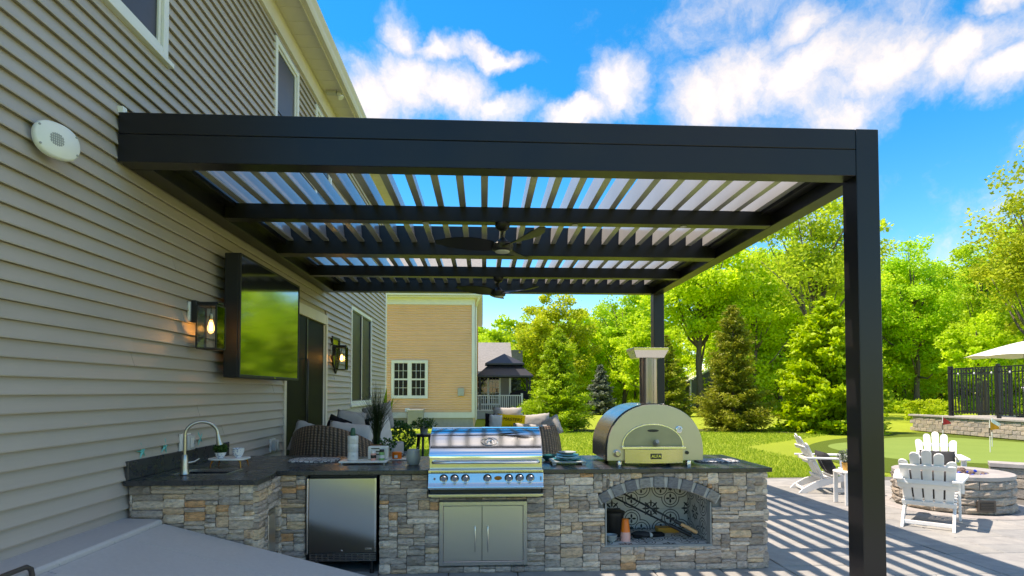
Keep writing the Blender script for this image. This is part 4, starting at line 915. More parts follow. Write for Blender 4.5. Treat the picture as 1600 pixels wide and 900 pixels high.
    lettering('ALFA', 0.040, M['chrome'], fp, Matrix.Translation((-0.0175,-0.0878,0.093)) @ Matrix.Rotation(R(90), 4, 'X'))
    MB().lathe([(0.036,0),(0.036,0.012),(0.028,0.014),(0.026,0.04),(0.02,0.045)], 24, (-0.365,-0.0005,0.115), RX(R(90))).build('control_knob', M['nickel'], o, smooth=True)
    MB().lathe([(0.017,0),(0.016,0.014)], 16, (0.30,-0.0005,0.118), RX(R(90))).build('igniter_button', M['black'], o, smooth=True)
    t = MB().lathe([(0.032,0),(0.032,0.014),(0.027,0.016)], 24, (0.225,-0.0005,0.335), RX(R(90))).build('thermometer', M['chrome'], o, smooth=True); MB().lathe([(0.0265,0.0155),(0.0265,0.0175)], 24, (0.225,-0.0005,0.335), RX(R(90))).build('dial', M['enamel'], t); MB().bar((0.225,-0.019,0.335),(0.240,-0.019,0.350),0.003,0.002,(0,1,0)).build('needle', M['black'], t)
    for x in (-0.33, 0.33):
        for y in (0.05, 0.62): MB().lathe([(0.026,0.0),(0.026,0.03),(0.022,0.046)], 16, (x,y,0)).build('foot', M['ss'] if y < .3 else M['black'], o, smooth=True)
    MB().box(-0.10, 0.17, 0.26, 0.52, 0.555, 0.572).build('flue_collar', M['ss'], o, bevel=0.004)
    MB().lathe([(0.088,0.57),(0.088,1.03)], 32, (0.05,0.38,0)).build('flue', M['flue'], o, smooth=True)
    cc = MB(); cc.add([(-0.10,0.28,1.025),(0.18,0.28,1.025),(0.18,0.50,1.025),(-0.10,0.50,1.025),(-0.13,0.25,1.10),(0.215,0.25,1.10),(0.215,0.54,1.10),(-0.13,0.54,1.10),(-0.135,0.245,1.125),(0.22,0.245,1.125),(0.22,0.545,1.125),(-0.135,0.545,1.125)], [(3,2,1,0),(0,1,5,4),(1,2,6,5),(2,3,7,6),(3,0,4,7),(4,5,9,8),(5,6,10,9),(6,7,11,10),(7,4,8,11),(8,9,10,11)]); cc.build('flue_cap', M['ss'], o, bevel=0.003)
appliances()

def counter_things():
    Z = 0.913
    # faucet
    f = thing('sink_faucet', 'tall brushed nickel gooseneck faucet beside the bar sink', 'faucet', (-2.48, 4.86, Z))
    f.location = (-2.485, 4.885, Z)
    MB().lathe([(0.034,0),(0.036,0.004),(0.034,0.012),(0.030,0.05),(0.027,0.12),(0.021,0.155),(0.018,0.165)], 24).build('body', M['nickel'], f, smooth=True)
    pts = [(0,0,0.16),(0,0,0.33)]+[(0.105-0.105*math.cos(t*PI/12)*1.0, 0.06*(1-math.cos(t*PI/12)), 0.33+0.105*math.sin(t*PI/12)) for t in range(1, 12)]+[(0.212,0.121,0.32)]
    MB().tube(pts, 0.0135, 14).build('gooseneck', M['nickel'], f, smooth=True, angle=80)
    MB().tube([(0.211,0.121,0.325),(0.216,0.123,0.295),(0.226,0.129,0.235)], [0.0165,0.019,0.027], 16).build('spray_head', M['nickel'], f, smooth=True, angle=60)
    MB().tube([(0.015,0.02,0.095),(0.05,0.055,0.10),(0.085,0.075,0.125)], [0.012,0.009,0.006], 10).build('lever', M['nickel'], f, smooth=True)
    # marble riser with plant and bowls
    b = thing('marble_riser', 'small white marble serving board on brass legs behind the sink', 'board', (-2.33, 5.37, Z))
    MB().prism([(0.17*math.copysign(abs(math.cos(t*PI/16))**0.55, math.cos(t*PI/16)), 0.115*math.copysign(abs(math.sin(t*PI/16))**0.55, math.sin(t*PI/16))) for t in range(32)], 'xy', 0.070, 0.085).build('board_top', M['marble'], b, bevel=0.002)
    for x, y in ((-0.13,-0.08),(0.13,-0.08),(0.13,0.08),(-0.13,0.08)): MB().tube([(x*.9,y*.9,0.069),(x,y,0.035),(x*1.04,y*1.04,0)], [0.012,0.006,0.004], 8).build('leg', M['amber'], b, smooth=True)
    def bowl(name, x, y, z, r_, h, m, lab, cat, grp=None):
        o = MB().lathe([(r_*0.5,0),(r_*0.55,0.006),(r_*0.85,h*0.5),(r_,h),(r_-0.004,h),(r_*0.8,h*0.5),(r_*0.45,0.012),(0.001,0.012)], 24, cap=False)
        o.f.append(tuple(range(24))); o = o.build(name, m, smooth=True); o.location = (x, y, z); return tag(o, lab, cat, grp)
    p = thing('potted_succulent', 'little dark green plant in a blue and white bowl on the marble riser', 'plant', (-2.395, 5.33, Z+0.086))
    MB().lathe([(0.026,0),(0.03,0.005),(0.044,0.03),(0.050,0.052),(0.045,0.05)], 20).build('bowl', M['china'], p, smooth=True)
    bowl('china_bowl', -2.265, 5.40, Z+0.0856, 0.054, 0.062, M['china'], 'stacked blue and white china bowl right of the succulent, lower one', 'bowl'); bowl('china_bowl', -2.265, 5.40, Z+0.1035, 0.056, 0.064, M['china'], 'upper blue and white china bowl right of the succulent', 'bowl')
    foliage(p, 'leaves', ball_points(500, (0,0,0.085), (0.062,0.062,0.045), 0.35), 0.022, M['plant'], up=0.4)
    # woven trays
    t = MB().prism([(0.24*math.copysign(abs(math.cos(k*PI/16))**0.5, math.cos(k*PI/16)), 0.16*math.copysign(abs(math.sin(k*PI/16))**0.5, math.sin(k*PI/16))) for k in range(32)], 'xy', 0, 0.018).build('placemat', M['mat'], bevel=0.004); t.location = (-1.68, 5.78, Z); tag(t, 'grey and white woven mat on the left counter by the sofa', 'mat')
    t = MB().prism([(0.21*math.copysign(abs(math.cos(k*PI/16))**0.5, math.cos(k*PI/16)), 0.12*math.copysign(abs(math.sin(k*PI/16))**0.5, math.sin(k*PI/16))) for k in range(32)], 'xy', 0, 0.016).build('placemat', M['mat'], bevel=0.004); t.location = (2.30, 5.55, Z); tag(t, 'grey and white woven mat at the right end of the counter', 'mat')
    # marble tray with bottle, jars and planter
    t = thing('marble_tray', 'rectangular white marble tray left of the grill', 'tray', (-1.15, 5.60, Z))
    MB().box(-0.225, 0.225, -0.11, 0.11, 0.012, 0.028).build('tray_top', M['marble'], t, bevel=0.003)
    for x in (-0.2, 0.2):
        for y in (-0.09, 0.09): MB().lathe([(0.008,0),(0.008,0.0115)], 10, (x,y,0)).build('foot', M['chrome'], t)
    tz = Z+0.0285
    c = thing('canister_stack', 'tall stack of white ceramic canisters with a dark green bottle top', 'canister', (-1.265, 5.60, tz))
    for k in range(3):
        s = MB().lathe([(0.048,0),(0.051,0.004),(0.051,0.072),(0.048,0.078)], 28, (0,0,k*0.0785)).build('canister', M['enamel'], c, smooth=True)
        lettering(['M','LZ','DG'][k], 0.03, M['vent'], s, Matrix.Translation((0.012,-0.0505,0.04+k*0.0785)) @ Matrix.Rotation(R(90), 4, 'X'))
    MB().lathe([(0.024,0.236),(0.026,0.24),(0.024,0.285),(0.016,0.31),(0.012,0.312)], 20).build('stopper', M['greenplastic'], c, smooth=True)
    c = thing('toaster_caddy', 'squat white caddy with two dark slots behind the seasoning jars', 'caddy', (-1.03, 5.655, tz))
    MB().box(-0.10, 0.10, -0.028, 0.045, 0, 0.13).build('caddy_body', M['enamel'], c, bevel=0.02, seg=3)
    for z in (0.045,0.075,0.102): MB().box(-0.065,0.015,-0.030,-0.0285,z,z+0.010).build('slot', M['black'], c)
    for x, m1, m2, lab in ((-1.065,'pink','black','pink seasoning jar with a black label in front of the white caddy'),(-0.985,'labelgreen','black','green seasoning jar with a black cap in front of the white caddy')):
        j = thing('seasoning_jar', lab, 'jar', (x, 5.585, tz)); h = 0.085 if m1 == 'pink' else 0.10
        MB().lathe([(0.024,0),(0.026,0.003),(0.026,h*0.72),(0.021,h*0.78)], 20).build('jar', M[m1], j, smooth=True); MB().lathe([(0.0225,h*0.78),(0.0225,h),(0.02,h+.003)], 20).build('cap', M[m2] if m1 != 'pink' else M['enamel'], j, smooth=True)
        MB().lathe([(0.0265,0.02),(0.0265,0.05)], 20, cap=False).build('label_band', M['black'] if m1 == 'pink' else M['enamel'], j, smooth=True)
    # tall reed grass in terracotta pot, standing behind the tray
    p = thing('reed_plant', 'tall dark reed grass in a terracotta pot behind the marble tray', 'plant', (-1.10, 5.93, Z))
    MB().lathe([(0.045,0),(0.062,0.12),(0.068,0.125),(0.068,0.15),(0.058,0.15),(0.05,0.12)], 22).build('pot', M['terra'], p, smooth=True)
    blades(p, 'reeds', 340, 0.03, 0.46, 0.68, 0.30, 0.0055, M['reed'], z0=0.13, seed=3)
    foliage(p, 'fern_leaves', ball_points(260, (0.09,0.0,0.15), (0.13,0.07,0.07), 0.3), 0.03, M['plant'], up=0.3)
    # orange tub on a white saucer, grey candle jar
    t = MB().box(-0.085,0.085,-0.06,0.06,0,0.010).build('saucer', M['enamel'], bevel=0.003); t.location = (-0.86, 5.86, Z); tag(t, 'flat white dish under the orange tin', 'dish')
    t = thing('orange_tin', 'small orange tin with a white print near the reed plant', 'tin', (-0.88, 5.86, Z+0.0105)); MB().lathe([(0.047,0),(0.049,0.003),(0.049,0.065),(0.045,0.068)], 24).build('tin', M['orange'], t, smooth=True); MB().box(-0.02,0.012,-0.0505,-0.0485,0.01,0.04).build('print', M['enamel'], t); MB().tube([(0.047,0,0.05),(0.07,0,0.045),(0.07,0,0.025),(0.047,0,0.02)], 0.005, 8).build('handle', M['black'], t, smooth=True)
    t = thing('ceramic_candle', 'pale grey rounded ceramic candle jar just left of the grill', 'candle', (-0.665, 5.45, Z)); MB().lathe([(0.045,0),(0.055,0.01),(0.066,0.05),(0.066,0.09),(0.058,0.14),(0.052,0.145),(0.048,0.135)], 28).build('jar', M['candle'], t, smooth=True); MB().tube([(0.02,0,0.135),(0.035,0,0.16),(0.045,0,0.165)], 0.004, 8).build('tongs', M['chrome'], t)
    # plates by the grill
    t = thing('serving_platter', 'grey footed wooden platter under the stack of teal plates', 'platter', (0.80, 5.45, Z))
    MB().box(-0.165,0.165,-0.13,0.13,0.022,0.036).build('platter_top', M['candle'], t, bevel=0.004)
    for x in (-0.14, 0.14):
        for y in (-0.105, 0.105): MB().prism([(x-0.022,0.0215),(x+0.022,0.0215),(x+0.014,0),(x-0.014,0)], 'xz', y-0.015, y+0.015).build('foot', M['candle'], t)
    def plate(z, r_, m, lab, x=0.80, y=5.45, h=0.012, wob=0.0):
        mb = MB(); seg = 40; prof = [(r_*0.5,0),(r_*0.62,0.002),(r_,h),(r_*0.995,h+0.004),(r_*0.6,0.006),(0.001,0.006)]; vs = []
        for rr, zz in prof:
            for k in range(seg): a = 2*PI*k/seg; w2 = 1+wob*math.sin(9*a)*(rr/r_); vs.append((rr*w2*math.cos(a), rr*w2*math.sin(a), zz+wob*0.12*math.sin(9*a)*(rr/r_)))
        fs = [(i*seg+k, i*seg+(k+1)%seg, (i+1)*seg+(k+1)%seg, (i+1)*seg+k) for i in range(len(prof)-1) for k in range(seg)]+[tuple(range(seg))]
        o = mb.add(vs, fs).build('plate', M[m], smooth=True); o.location = (x, y, z); tag(o, lab, 'plate', 'plates stacked by the grill')
    plate(Z+0.0365, 0.135, 'teal', 'wavy-edged teal plate, lowest of the stack on the platter', wob=0.04); plate(Z+0.053, 0.118, 'lblue', 'pale blue plate second from the bottom of the stack'); plate(Z+0.069, 0.112, 'teal', 'teal plate in the middle of the stack beside the grill', h=0.018); plate(Z+0.091, 0.085, 'candle', 'small pale dish with blue inside topping the teal plates', h=0.02)
    bowl('teal_bowl', 0.66, 5.72, Z, 0.085, 0.055, M['teal'], 'dark teal bowl behind the platter next to the grill', 'bowl')
    # inside the niche
    nz = 0.2205
    bowl('speckled_bowl', 1.175, 5.245, nz, 0.055, 0.04, M['candle'], 'lower speckled grey bowl at the left of the niche', 'bowl'); bowl('speckled_bowl', 1.175, 5.245, nz+0.022, 0.058, 0.042, M['candle'], 'upper speckled grey bowl at the left of the niche', 'bowl')
    for k in range(6):
        m, zz = ('pink', nz+k*0.014) if k < 4 else ('orange', nz+0.062+(k-4)*0.022)
        o = MB().lathe([(0.047,0),(0.046,0.002),(0.034,0.105),(0.031,0.105),(0.031,0.103)] if m == 'pink' else [(0.043,0),(0.042,0.002),(0.030,0.115),(0.027,0.118),(0.001,0.118)], 24).build('plastic_cup', M[m], smooth=True); o.location = (1.315, 5.27, zz)
        tag(o, ('pink plastic cup, number %s from the bottom of the upturned stack in the niche' % ['one','two','three','four'][k]) if m == 'pink' else ('orange plastic cup %s the upturned stack in the niche' % ('below the topmost of', 'on top of')[k-4]), 'cup', 'stacked cups in the niche')
    t = thing('dark_bucket', 'black bucket standing in shade at the left of the niche', 'bucket', (1.245, 5.48, nz)); MB().lathe([(0.085,0),(0.105,0.20),(0.112,0.20),(0.112,0.212),(0.098,0.212),(0.08,0.01)], 28).build('pail', M['bplastic'], t, smooth=True); MB().lathe([(0.115,0.2125),(0.115,0.23),(0.1,0.236)], 28).build('lid', M['bplastic'], t, smooth=True)
    def tool(p0, p1, lab, blade, grip):
        p0 = Vector(p0); p1 = Vector(p1); t = thing('pizza_tool', lab, 'pizza tool', tuple(p1)); d = p0-p1
        MB().tube([d*0.16, d], 0.009, 10).build('shaft', M['black'], t, smooth=True); MB().tube([d*0.0, d*0.02, d*0.17], [0.014,0.019,0.016], 12).build('grip', grip, t, smooth=True); MB().tube([d*0.17, d*0.24], 0.017, 12).build('collar', M['black'], t, smooth=True)
        if blade: dn = d.normalized(); MB().bar(d*0.93, d+dn*0.10, 0.16, 0.004, (0,-1,0.3)).build('blade', M['black'], t)
        else: MB().bar(d*0.97, d+d.normalized()*0.03, 0.14, 0.03, (0,-1,0.3)).build('head', M['black'], t)
    tool((1.20,5.60,0.690), (1.985,5.24,0.292), 'long black pizza peel with a pale wooden grip leaning across the niche', True, M['wood'])
    tool((1.16,5.64,0.620), (1.95,5.30,0.250), 'long black oven brush lying under the wooden-handled peel in the niche', False, M['bplastic'])
    t = MB().prism([(-0.09,-0.05),(0.10,-0.05),(0.115,0.05),(-0.08,0.05)], 'xy', 0, 0.03).build('oven_mitt', M['fab_black'], bevel=0.012, seg=2); t.location = (1.62, 5.42, nz); t.rotation_euler = (0,0,0.2); tag(t, 'crumpled black oven mitt on the niche floor', 'mitt')
    t = thing('oven_glove', 'dark silver-trimmed oven glove lying left of the black mitt in the niche', 'glove', (1.50, 5.40, nz)); MB().sphere((0,0,0.026), (0.10,0.065,0.026), 18, 10).build('palm', M['fab_char'], t, smooth=True); MB().sphere((-0.05,-0.06,0.018), (0.05,0.02,0.018), 12, 8).build('thumb', M['fab_black'], t, smooth=True); MB().box(0.07,0.10,-0.05,0.05,0.004,0.045).build('cuff', M['vent'], t, bevel=0.01)
    t = MB().prism([(-0.10,-0.05),(0.11,-0.05),(0.11,0.05),(-0.10,0.05)], 'xy', 0, 0.05).build('cutting_block', M['oboard'], bevel=0.004); t.location = (1.80, 5.58, nz); tag(t, 'ochre wooden block at the back of the niche', 'block')
# ================================================================== vegetation helpers
def unit(a): return a/np.maximum(1e-9, np.linalg.norm(a, axis=1, keepdims=True))
def leaf_quads(pts, size, up=0.3, aspect=0.6, dirs=None, rng=None, jit=(0.6,1.3)):
    rng = rng or NR; n = len(pts)
    nrm = unit(rng.normal(size=(n,3)) + np.array([0,0,up]))
    t = unit(np.cross(nrm, rng.normal(size=(n,3)))) if dirs is None else unit(dirs - nrm*np.sum(dirs*nrm, 1, keepdims=True))
    b = np.cross(nrm, t); s = size*rng.uniform(jit[0], jit[1], (n,1))
    return np.stack([pts-t*s*0.5, pts+b*s*aspect*0.5, pts+t*s*0.5, pts-b*s*aspect*0.5], 1)      # n,4,3
def quad_mesh(name, q, tint, mats, extra=None):
    """q: n,4,3 leaf quads; extra: (verts, faces) of a trunk, second material"""
    n = len(q); v = q.reshape(-1,3).astype(np.float32); me = bpy.data.meshes.new(name)
    faces_i = np.arange(n*4, dtype=np.int32); starts = np.arange(n, dtype=np.int32)*4; tot = np.full(n, 4, np.int32); mi = np.zeros(n, np.int32); tn = tint.astype(np.float32)
    if extra:
        ev, ef = extra; base = len(v); v = np.vstack([v, np.array(ev, np.float32)]); fl = [i+base for f in ef for i in f]; ln = [len(f) for f in ef]
        st = np.cumsum([0]+ln[:-1]).astype(np.int32)+n*4; faces_i = np.concatenate([faces_i, np.array(fl, np.int32)]); starts = np.concatenate([starts, st]); tot = np.concatenate([tot, np.array(ln, np.int32)]); mi = np.concatenate([mi, np.ones(len(ef), np.int32)]); tn = np.concatenate([tn, np.full(len(ef), 0.5, np.float32)])
    me.vertices.add(len(v)); me.vertices.foreach_set('co', v.ravel()); me.loops.add(len(faces_i)); me.loops.foreach_set('vertex_index', faces_i)
    me.polygons.add(len(starts)); me.polygons.foreach_set('loop_start', starts)
    me.polygons.foreach_set('material_index', mi)
    for m in mats: me.materials.append(m)
    a = me.attributes.new('tint', 'FLOAT', 'FACE'); a.data.foreach_set('value', np.clip(tn, 0, 1)); me.update(calc_edges=True); return me
def ball_points(n, c, r_, inner=0.5):
    d = unit(NR.normal(size=(n,3)))*NR.uniform(inner, 1, (n,1))**0.6; return d*np.array(r_)+np.array(c)
def foliage(parent, name, pts, size, mat, up=0.3, aspect=0.6): return link(name, quad_mesh(name, leaf_quads(pts, size, up, aspect), NR.random(len(pts)), [mat]), parent)
def blades(parent, name, n, r0, h0, h1, lean, wd, mat, z0=0, seed=1):
    rg = np.random.default_rng(seed); qs = []; tn = []
    for i in range(n):
        a = rg.uniform(0, 2*PI); rr = r0*math.sqrt(rg.random()); h = rg.uniform(h0, h1); le = lean*rg.random()**1.3; b = rg.uniform(0, 2*PI); d = np.array([math.cos(b), math.sin(b), 0]); sd = np.array([-math.sin(a+b), math.cos(a+b), 0])*wd/2
        p0 = np.array([rr*math.cos(a), rr*math.sin(a), z0]); seg = 4; tt = rg.random()
        P = [p0+d*le*(k/seg)**2+np.array([0,0,h*(k/seg)*(1-0.25*(le/lean)*(k/seg))]) for k in range(seg+1)]
        for k in range(seg):
            w0, w1 = 1-0.85*(k/seg), 1-0.85*((k+1)/seg); qs.append([P[k]-sd*w0, P[k]+sd*w0, P[k+1]+sd*w1, P[k+1]-sd*w1]); tn.append(tt)
    return link(name, quad_mesh(name, np.array(qs), np.array(tn), [mat]), parent)
def decid(seed, H, W, base=0.15, nc=110, per=110, leaf=0.24, flat=0.7, limbs=14, trunk_r=None, lean=(0,0), crown_pow=0.5):
    rg = np.random.default_rng(seed); tr = trunk_r or H*0.016
    z0 = H*base; cz = (z0+H)/2; rz = (H-z0)/2
    d = unit(rg.normal(size=(nc,3))); rad = rg.random((nc,1))**crown_pow; c = d*rad*np.array([W/2, W/2, rz]); c[:,2] += cz
    egg = 1-0.35*np.clip((c[:,2]-cz)/rz, 0, 1)-0.12*np.clip((cz-c[:,2])/rz, 0, 1); c[:,:2] *= egg[:,None]
    c[:,:2] += rg.normal(size=(nc,2))*W*0.045; top = np.array(lean)
    c[:,:2] += top*(c[:,2:3]/H)
    cr = rg.uniform(0.055, 0.125, nc)*(W*0.5+H*0.25); pts = []; tn = []
    for i in range(nc):
        m = int(per*rg.uniform(0.6,1.4)); q = rg.normal(size=(m,3)); q = (unit(q)*rg.random((m,1))**0.6*0.75+q*0.33)*cr[i]*np.array([1,1,flat]); pts.append(c[i]+q); tn.append(np.clip(rg.uniform(0.15,0.85)+rg.normal(size=m)*0.2, 0, 1))
    pts = np.vstack(pts); tn = np.concatenate(tn); pts[:,2] = np.maximum(pts[:,2], 0.12)
    tb = MB(); wob = [np.array([rg.normal()*W*0.012, rg.normal()*W*0.012]) for _ in range(7)]; P = []
    for k in range(7): t = k/6; xy = top*t*0.8+(wob[k] if k else 0); P.append((xy[0], xy[1], t*H*0.82-0.05))
    tb.tube(P, [tr*1.35]+[tr*(1-0.85*k/6) for k in range(1,7)], 8)
    for i in rg.choice(nc, min(limbs, nc), replace=False):
        zt = max(H*0.12, c[i][2]*rg.uniform(0.45,0.7)); k = min(5, int(zt/(H*0.82)*6)); a = Vector(P[k]).lerp(Vector(P[k+1]), 0.5); b = Vector(c[i]); mid = a.lerp(b, 0.5)+Vector((0,0,-0.04*H*rg.random())); L_ = (b-a).length
        tb.tube([a, mid, b], [tr*0.42, tr*0.26, tr*0.07], 6)
    return pts, tn, (tb.v, tb.f), leaf
def conifer(seed, H, W, n_lv=26, per=11, spray=7, leaf=0.16, droop=0.25, base=0.04, profile=None):
    rg = np.random.default_rng(seed); pts = []; dirs = []; tn = []; tb = MB(); tb.tube([(0,0,-0.05),(0,0,H*0.5),(0,0,H)], [H*0.018,H*0.012,0.01], 8)
    prof = profile or (lambda t: (1-t)**0.85)
    for i in range(n_lv):
        t = i/(n_lv-1); z = H*(base+(1-base)*t**0.95)*0.985; L_ = max(0.10, W/2*prof(t)); nb = max(4, int(per*(1-0.5*t)))
        for b in range(nb):
            a = rg.uniform(0, 2*PI); l_ = L_*rg.uniform(0.7,1.12); dv = np.array([math.cos(a), math.sin(a), 0]); up_ = rg.uniform(-0.05,0.25)+0.55*t
            tip = np.array([0,0,z])+dv*l_+np.array([0,0,l_*(up_-droop)])
            if b % 3 == 0: tb.tube([(0,0,z), tuple((np.array([0,0,z])+tip)/2+np.array([0,0,-0.05*l_])), tuple(tip)], [0.014*H/4,0.008*H/4,0.003], 5)
            ns = max(4, int(spray*l_/0.5)); bt = rg.uniform(0.2,0.7)
            for s in range(ns):
                u = rg.uniform(0.12, 1)**0.75; p = np.array([0,0,z])*(1-u)+tip*u+np.array([0,0,-0.10*l_*math.sin(PI*u)])
                for q in range(6):
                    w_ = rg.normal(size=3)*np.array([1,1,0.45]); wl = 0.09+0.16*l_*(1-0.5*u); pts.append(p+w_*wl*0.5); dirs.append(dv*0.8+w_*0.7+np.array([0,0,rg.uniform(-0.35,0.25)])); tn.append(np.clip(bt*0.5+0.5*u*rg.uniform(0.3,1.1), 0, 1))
    pts = np.array(pts); pts[:,2] = np.maximum(pts[:,2], 0.05)
    return pts, np.array(tn), (tb.v, tb.f), leaf, np.array(dirs)
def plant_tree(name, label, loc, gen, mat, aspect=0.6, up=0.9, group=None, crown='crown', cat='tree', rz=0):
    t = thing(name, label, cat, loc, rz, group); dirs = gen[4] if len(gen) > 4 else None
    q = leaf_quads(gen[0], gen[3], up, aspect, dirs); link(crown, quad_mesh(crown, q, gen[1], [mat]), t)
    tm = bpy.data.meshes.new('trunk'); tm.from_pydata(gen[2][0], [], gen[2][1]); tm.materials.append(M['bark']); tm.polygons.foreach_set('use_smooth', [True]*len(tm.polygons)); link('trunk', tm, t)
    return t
counter_things()

# ================================================================== patio furniture
def pillow(name, lab, loc, size, m, rot=(0,0,0), grp='loose cushions on the wicker sofas', cat='pillow'):
    w_, h, th = size; n = 14; mb = MB()
    for sgn in (-1, 1):
        def fn(u, v):
            a, b = 2*u-1, 2*v-1; e = max(0, (1-abs(a)**3.0)*(1-abs(b)**3.0))**0.5; pin = 1-0.10*(a*a*b*b)**0.5*0+0.0
            sx = w_/2*a*(1-0.07*(1-b*b)*abs(a)**3*0+0.03*abs(a*b)) ; sz = h/2*b*(1-0.09*(1-abs(a)**2)*0-0.05*(1-a*a)*abs(b))
            return (sx, sgn*th/2*e, sz)
        mb.sheet(fn, n, n)
    me = mb.mesh(name); bm = bmesh.new(); bm.from_mesh(me); bmesh.ops.remove_doubles(bm, verts=bm.verts, dist=0.0006); bmesh.ops.recalc_face_normals(bm, faces=bm.faces)
    for v in bm.verts: v.co += v.normal*random.uniform(-0.006, 0.006)
    bm.to_mesh(me); bm.free(); me.polygons.foreach_set('use_smooth', [True]*len(me.polygons)); me.materials.append(M[m])
    o = link(name, me, None, loc, rot); tag(o, lab, cat, grp); return o
def uv_sheet(fn, nu, nv, name, mat, parent, th):
    """curved shell with thickness and UV along it"""
    bm = bmesh.new(); uvl = bm.loops.layers.uv.new('UVMap'); g = {}
    for s in (0, 1):
        for j in range(nv):
            for i in range(nu): g[s,i,j] = bm.verts.new(fn(i/(nu-1), j/(nv-1), s*th))
    def face(vs, uvs):
        f = bm.faces.new(vs); f.smooth = True
        for l_, q in zip(f.loops, uvs): l_[uvl].uv = q
    for s in (0, 1):
        for j in range(nv-1):
            for i in range(nu-1):
                ix = [(i,j),(i+1,j),(i+1,j+1),(i,j+1)]; ix = ix if s == 0 else ix[::-1]; face([g[s,a,b] for a, b in ix], [(a/(nu-1), b/(nv-1)) for a, b in ix])
    for i in range(nu-1):
        for j in (0, nv-1): face([g[0,i,j],g[1,i,j],g[1,i+1,j],g[0,i+1,j]], [(i/(nu-1),.02),(i/(nu-1),.05),((i+1)/(nu-1),.05),((i+1)/(nu-1),.02)])
    for j in range(nv-1):
        for i in (0, nu-1): face([g[0,i,j],g[0,i,j+1],g[1,i,j+1],g[1,i,j]], [(.02,j/(nv-1)),(.02,(j+1)/(nv-1)),(.05,(j+1)/(nv-1)),(.05,j/(nv-1))])
    bmesh.ops.recalc_face_normals(bm, faces=bm.faces); me = bpy.data.meshes.new(name); bm.to_mesh(me); bm.free(); me.materials.append(mat); return link(name, me, parent)
def furniture():
    # tub sofa by the wall, seen from behind
    s = thing('wicker_sofa', 'brown wicker tub sofa with its high rounded back to the counter, beside the siding', 'sofa', (-1.92, 7.85, 0))
    def hgt(u): return 0.80+0.36*math.sin(PI*min(1,max(0,u*1.12+0.10)))**0.55*(1-0.34*max(0,u-0.30))
    def fn(u, v, t):
        a = R(205+u*150); rx, ry = 0.80-t-0.10*(v**2), 0.74-t-0.06*v*v; return (rx*math.cos(a)*0.93+0.02, ry*math.sin(a), 0.03+v*hgt(u))
    uv_sheet(fn, 40, 12, 'shell', M['wicker'], s, 0.07)
    MB().prism([(0.66*math.cos(R(200+k*10)), 0.60*math.sin(R(200+k*10))) for k in range(15)]+[(0.62,0.35),(-0.62,0.35)], 'xy', 0.10, 0.42).build('seat_base', M['fab_black'], s); MB().prism([(0.64*math.cos(R(205+k*10)), 0.58*math.sin(R(205+k*10))) for k in range(14)]+[(0.60,0.33),(-0.60,0.33)], 'xy', 0.421, 0.66).build('seat_cushion', M['fab_grey'], s, bevel=0.05, seg=3)
    pillow('pillow', 'small pale grey pillow peeking over the left of the tub sofa', (-2.36,7.86,0.96), (0.44,0.44,0.16), 'fab_grey', (R(-12),R(18),R(12)))
    pillow('pillow', 'large off-white pillow leaning on the tub sofa back', (-1.78,7.72,0.98), (0.60,0.42,0.20), 'fab_white', (R(-10),R(6),R(-6)))
    pillow('pillow', 'grey pillow upright at the far side of the tub sofa under the window', (-1.98,8.6,1.10), (0.42,0.44,0.17), 'fab_grey', (R(-8),R(8),R(20)))
    pillow('pillow', 'round black cushion behind the grey pillow of the tub sofa', (-2.12,8.45,1.05), (0.36,0.36,0.14), 'fab_black', (0,R(20),R(30)))
    pillow('pillow', 'black pillow with a pale side standing at the right end of the tub sofa', (-1.52,8.2,1.03), (0.40,0.46,0.13), 'fab_black', (R(-4),R(-10),R(62)))
    pillow('pillow', 'striped off-white pillow pressed against the black one by the reeds', (-1.44,8.14,1.02), (0.38,0.44,0.10), 'fab_white', (R(-4),R(-12),R(58)))
    pillow('pillow', 'pale grey pillow behind the reed plant near the twin window', (-1.62,8.85,1.2), (0.46,0.42,0.16), 'fab_grey', (R(-10),R(-14),R(-10)))
    b = thing('wicker_bench', 'low wicker bench farther back carrying the tub sofa cushions', 'bench', (-1.72, 8.6, 0)); MB().box(-0.55,0.5,-0.45,0.5,0.05,0.60).build('frame', M['wicker'], b, bevel=0.03, seg=2); MB().box(-0.52,0.47,-0.42,0.47,0.601,0.83).build('cushion', M['fab_grey'], b, bevel=0.05, seg=3)
    # curved sofa behind the grill
    s = thing('wicker_loveseat', 'brown wicker loveseat with a rounded end showing right of the grill', 'sofa', (0.45, 9.9, 0))
    def f2(u, v, t):
        a = R(-175+u*170); rx, ry = 0.92-t-0.10*v*v*v, 0.62-t-0.05*v*v; return (rx*math.cos(a), ry*math.sin(a), 0.03+v*(0.97 if True else 0)*(1-0.03*math.cos(PI*u)))
    uv_sheet(f2, 40, 12, 'shell', M['wicker'], s, 0.08)
    MB().prism([(0.80*math.cos(R(-175+k*10)), 0.52*math.sin(R(-175+k*10))) for k in range(18)]+[(0.78,0.30),(-0.78,0.30)], 'xy', 0.10, 0.50).build('seat_base', M['fab_black'], s); MB().prism([(0.79*math.cos(R(-172+k*10)), 0.50*math.sin(R(-172+k*10))) for k in range(17)]+[(0.76,0.29),(-0.76,0.29)], 'xy', 0.501, 0.74).build('seat_cushion', M['fab_grey'], s, bevel=0.05, seg=3)
    G = 'loose cushions on the wicker loveseat'
    pillow('pillow', 'grey pillow at the back, left of the yellow pillow', (0.42,10.15,1.12), (0.50,0.42,0.16), 'fab_grey', (R(-8),0,R(4)), G)
    y = pillow('pillow', 'bright yellow pillow with dark script behind the grill', (0.47,9.93,1.03), (0.48,0.36,0.15), 'fab_yellow', (R(-6),R(4),R(-4)), G)
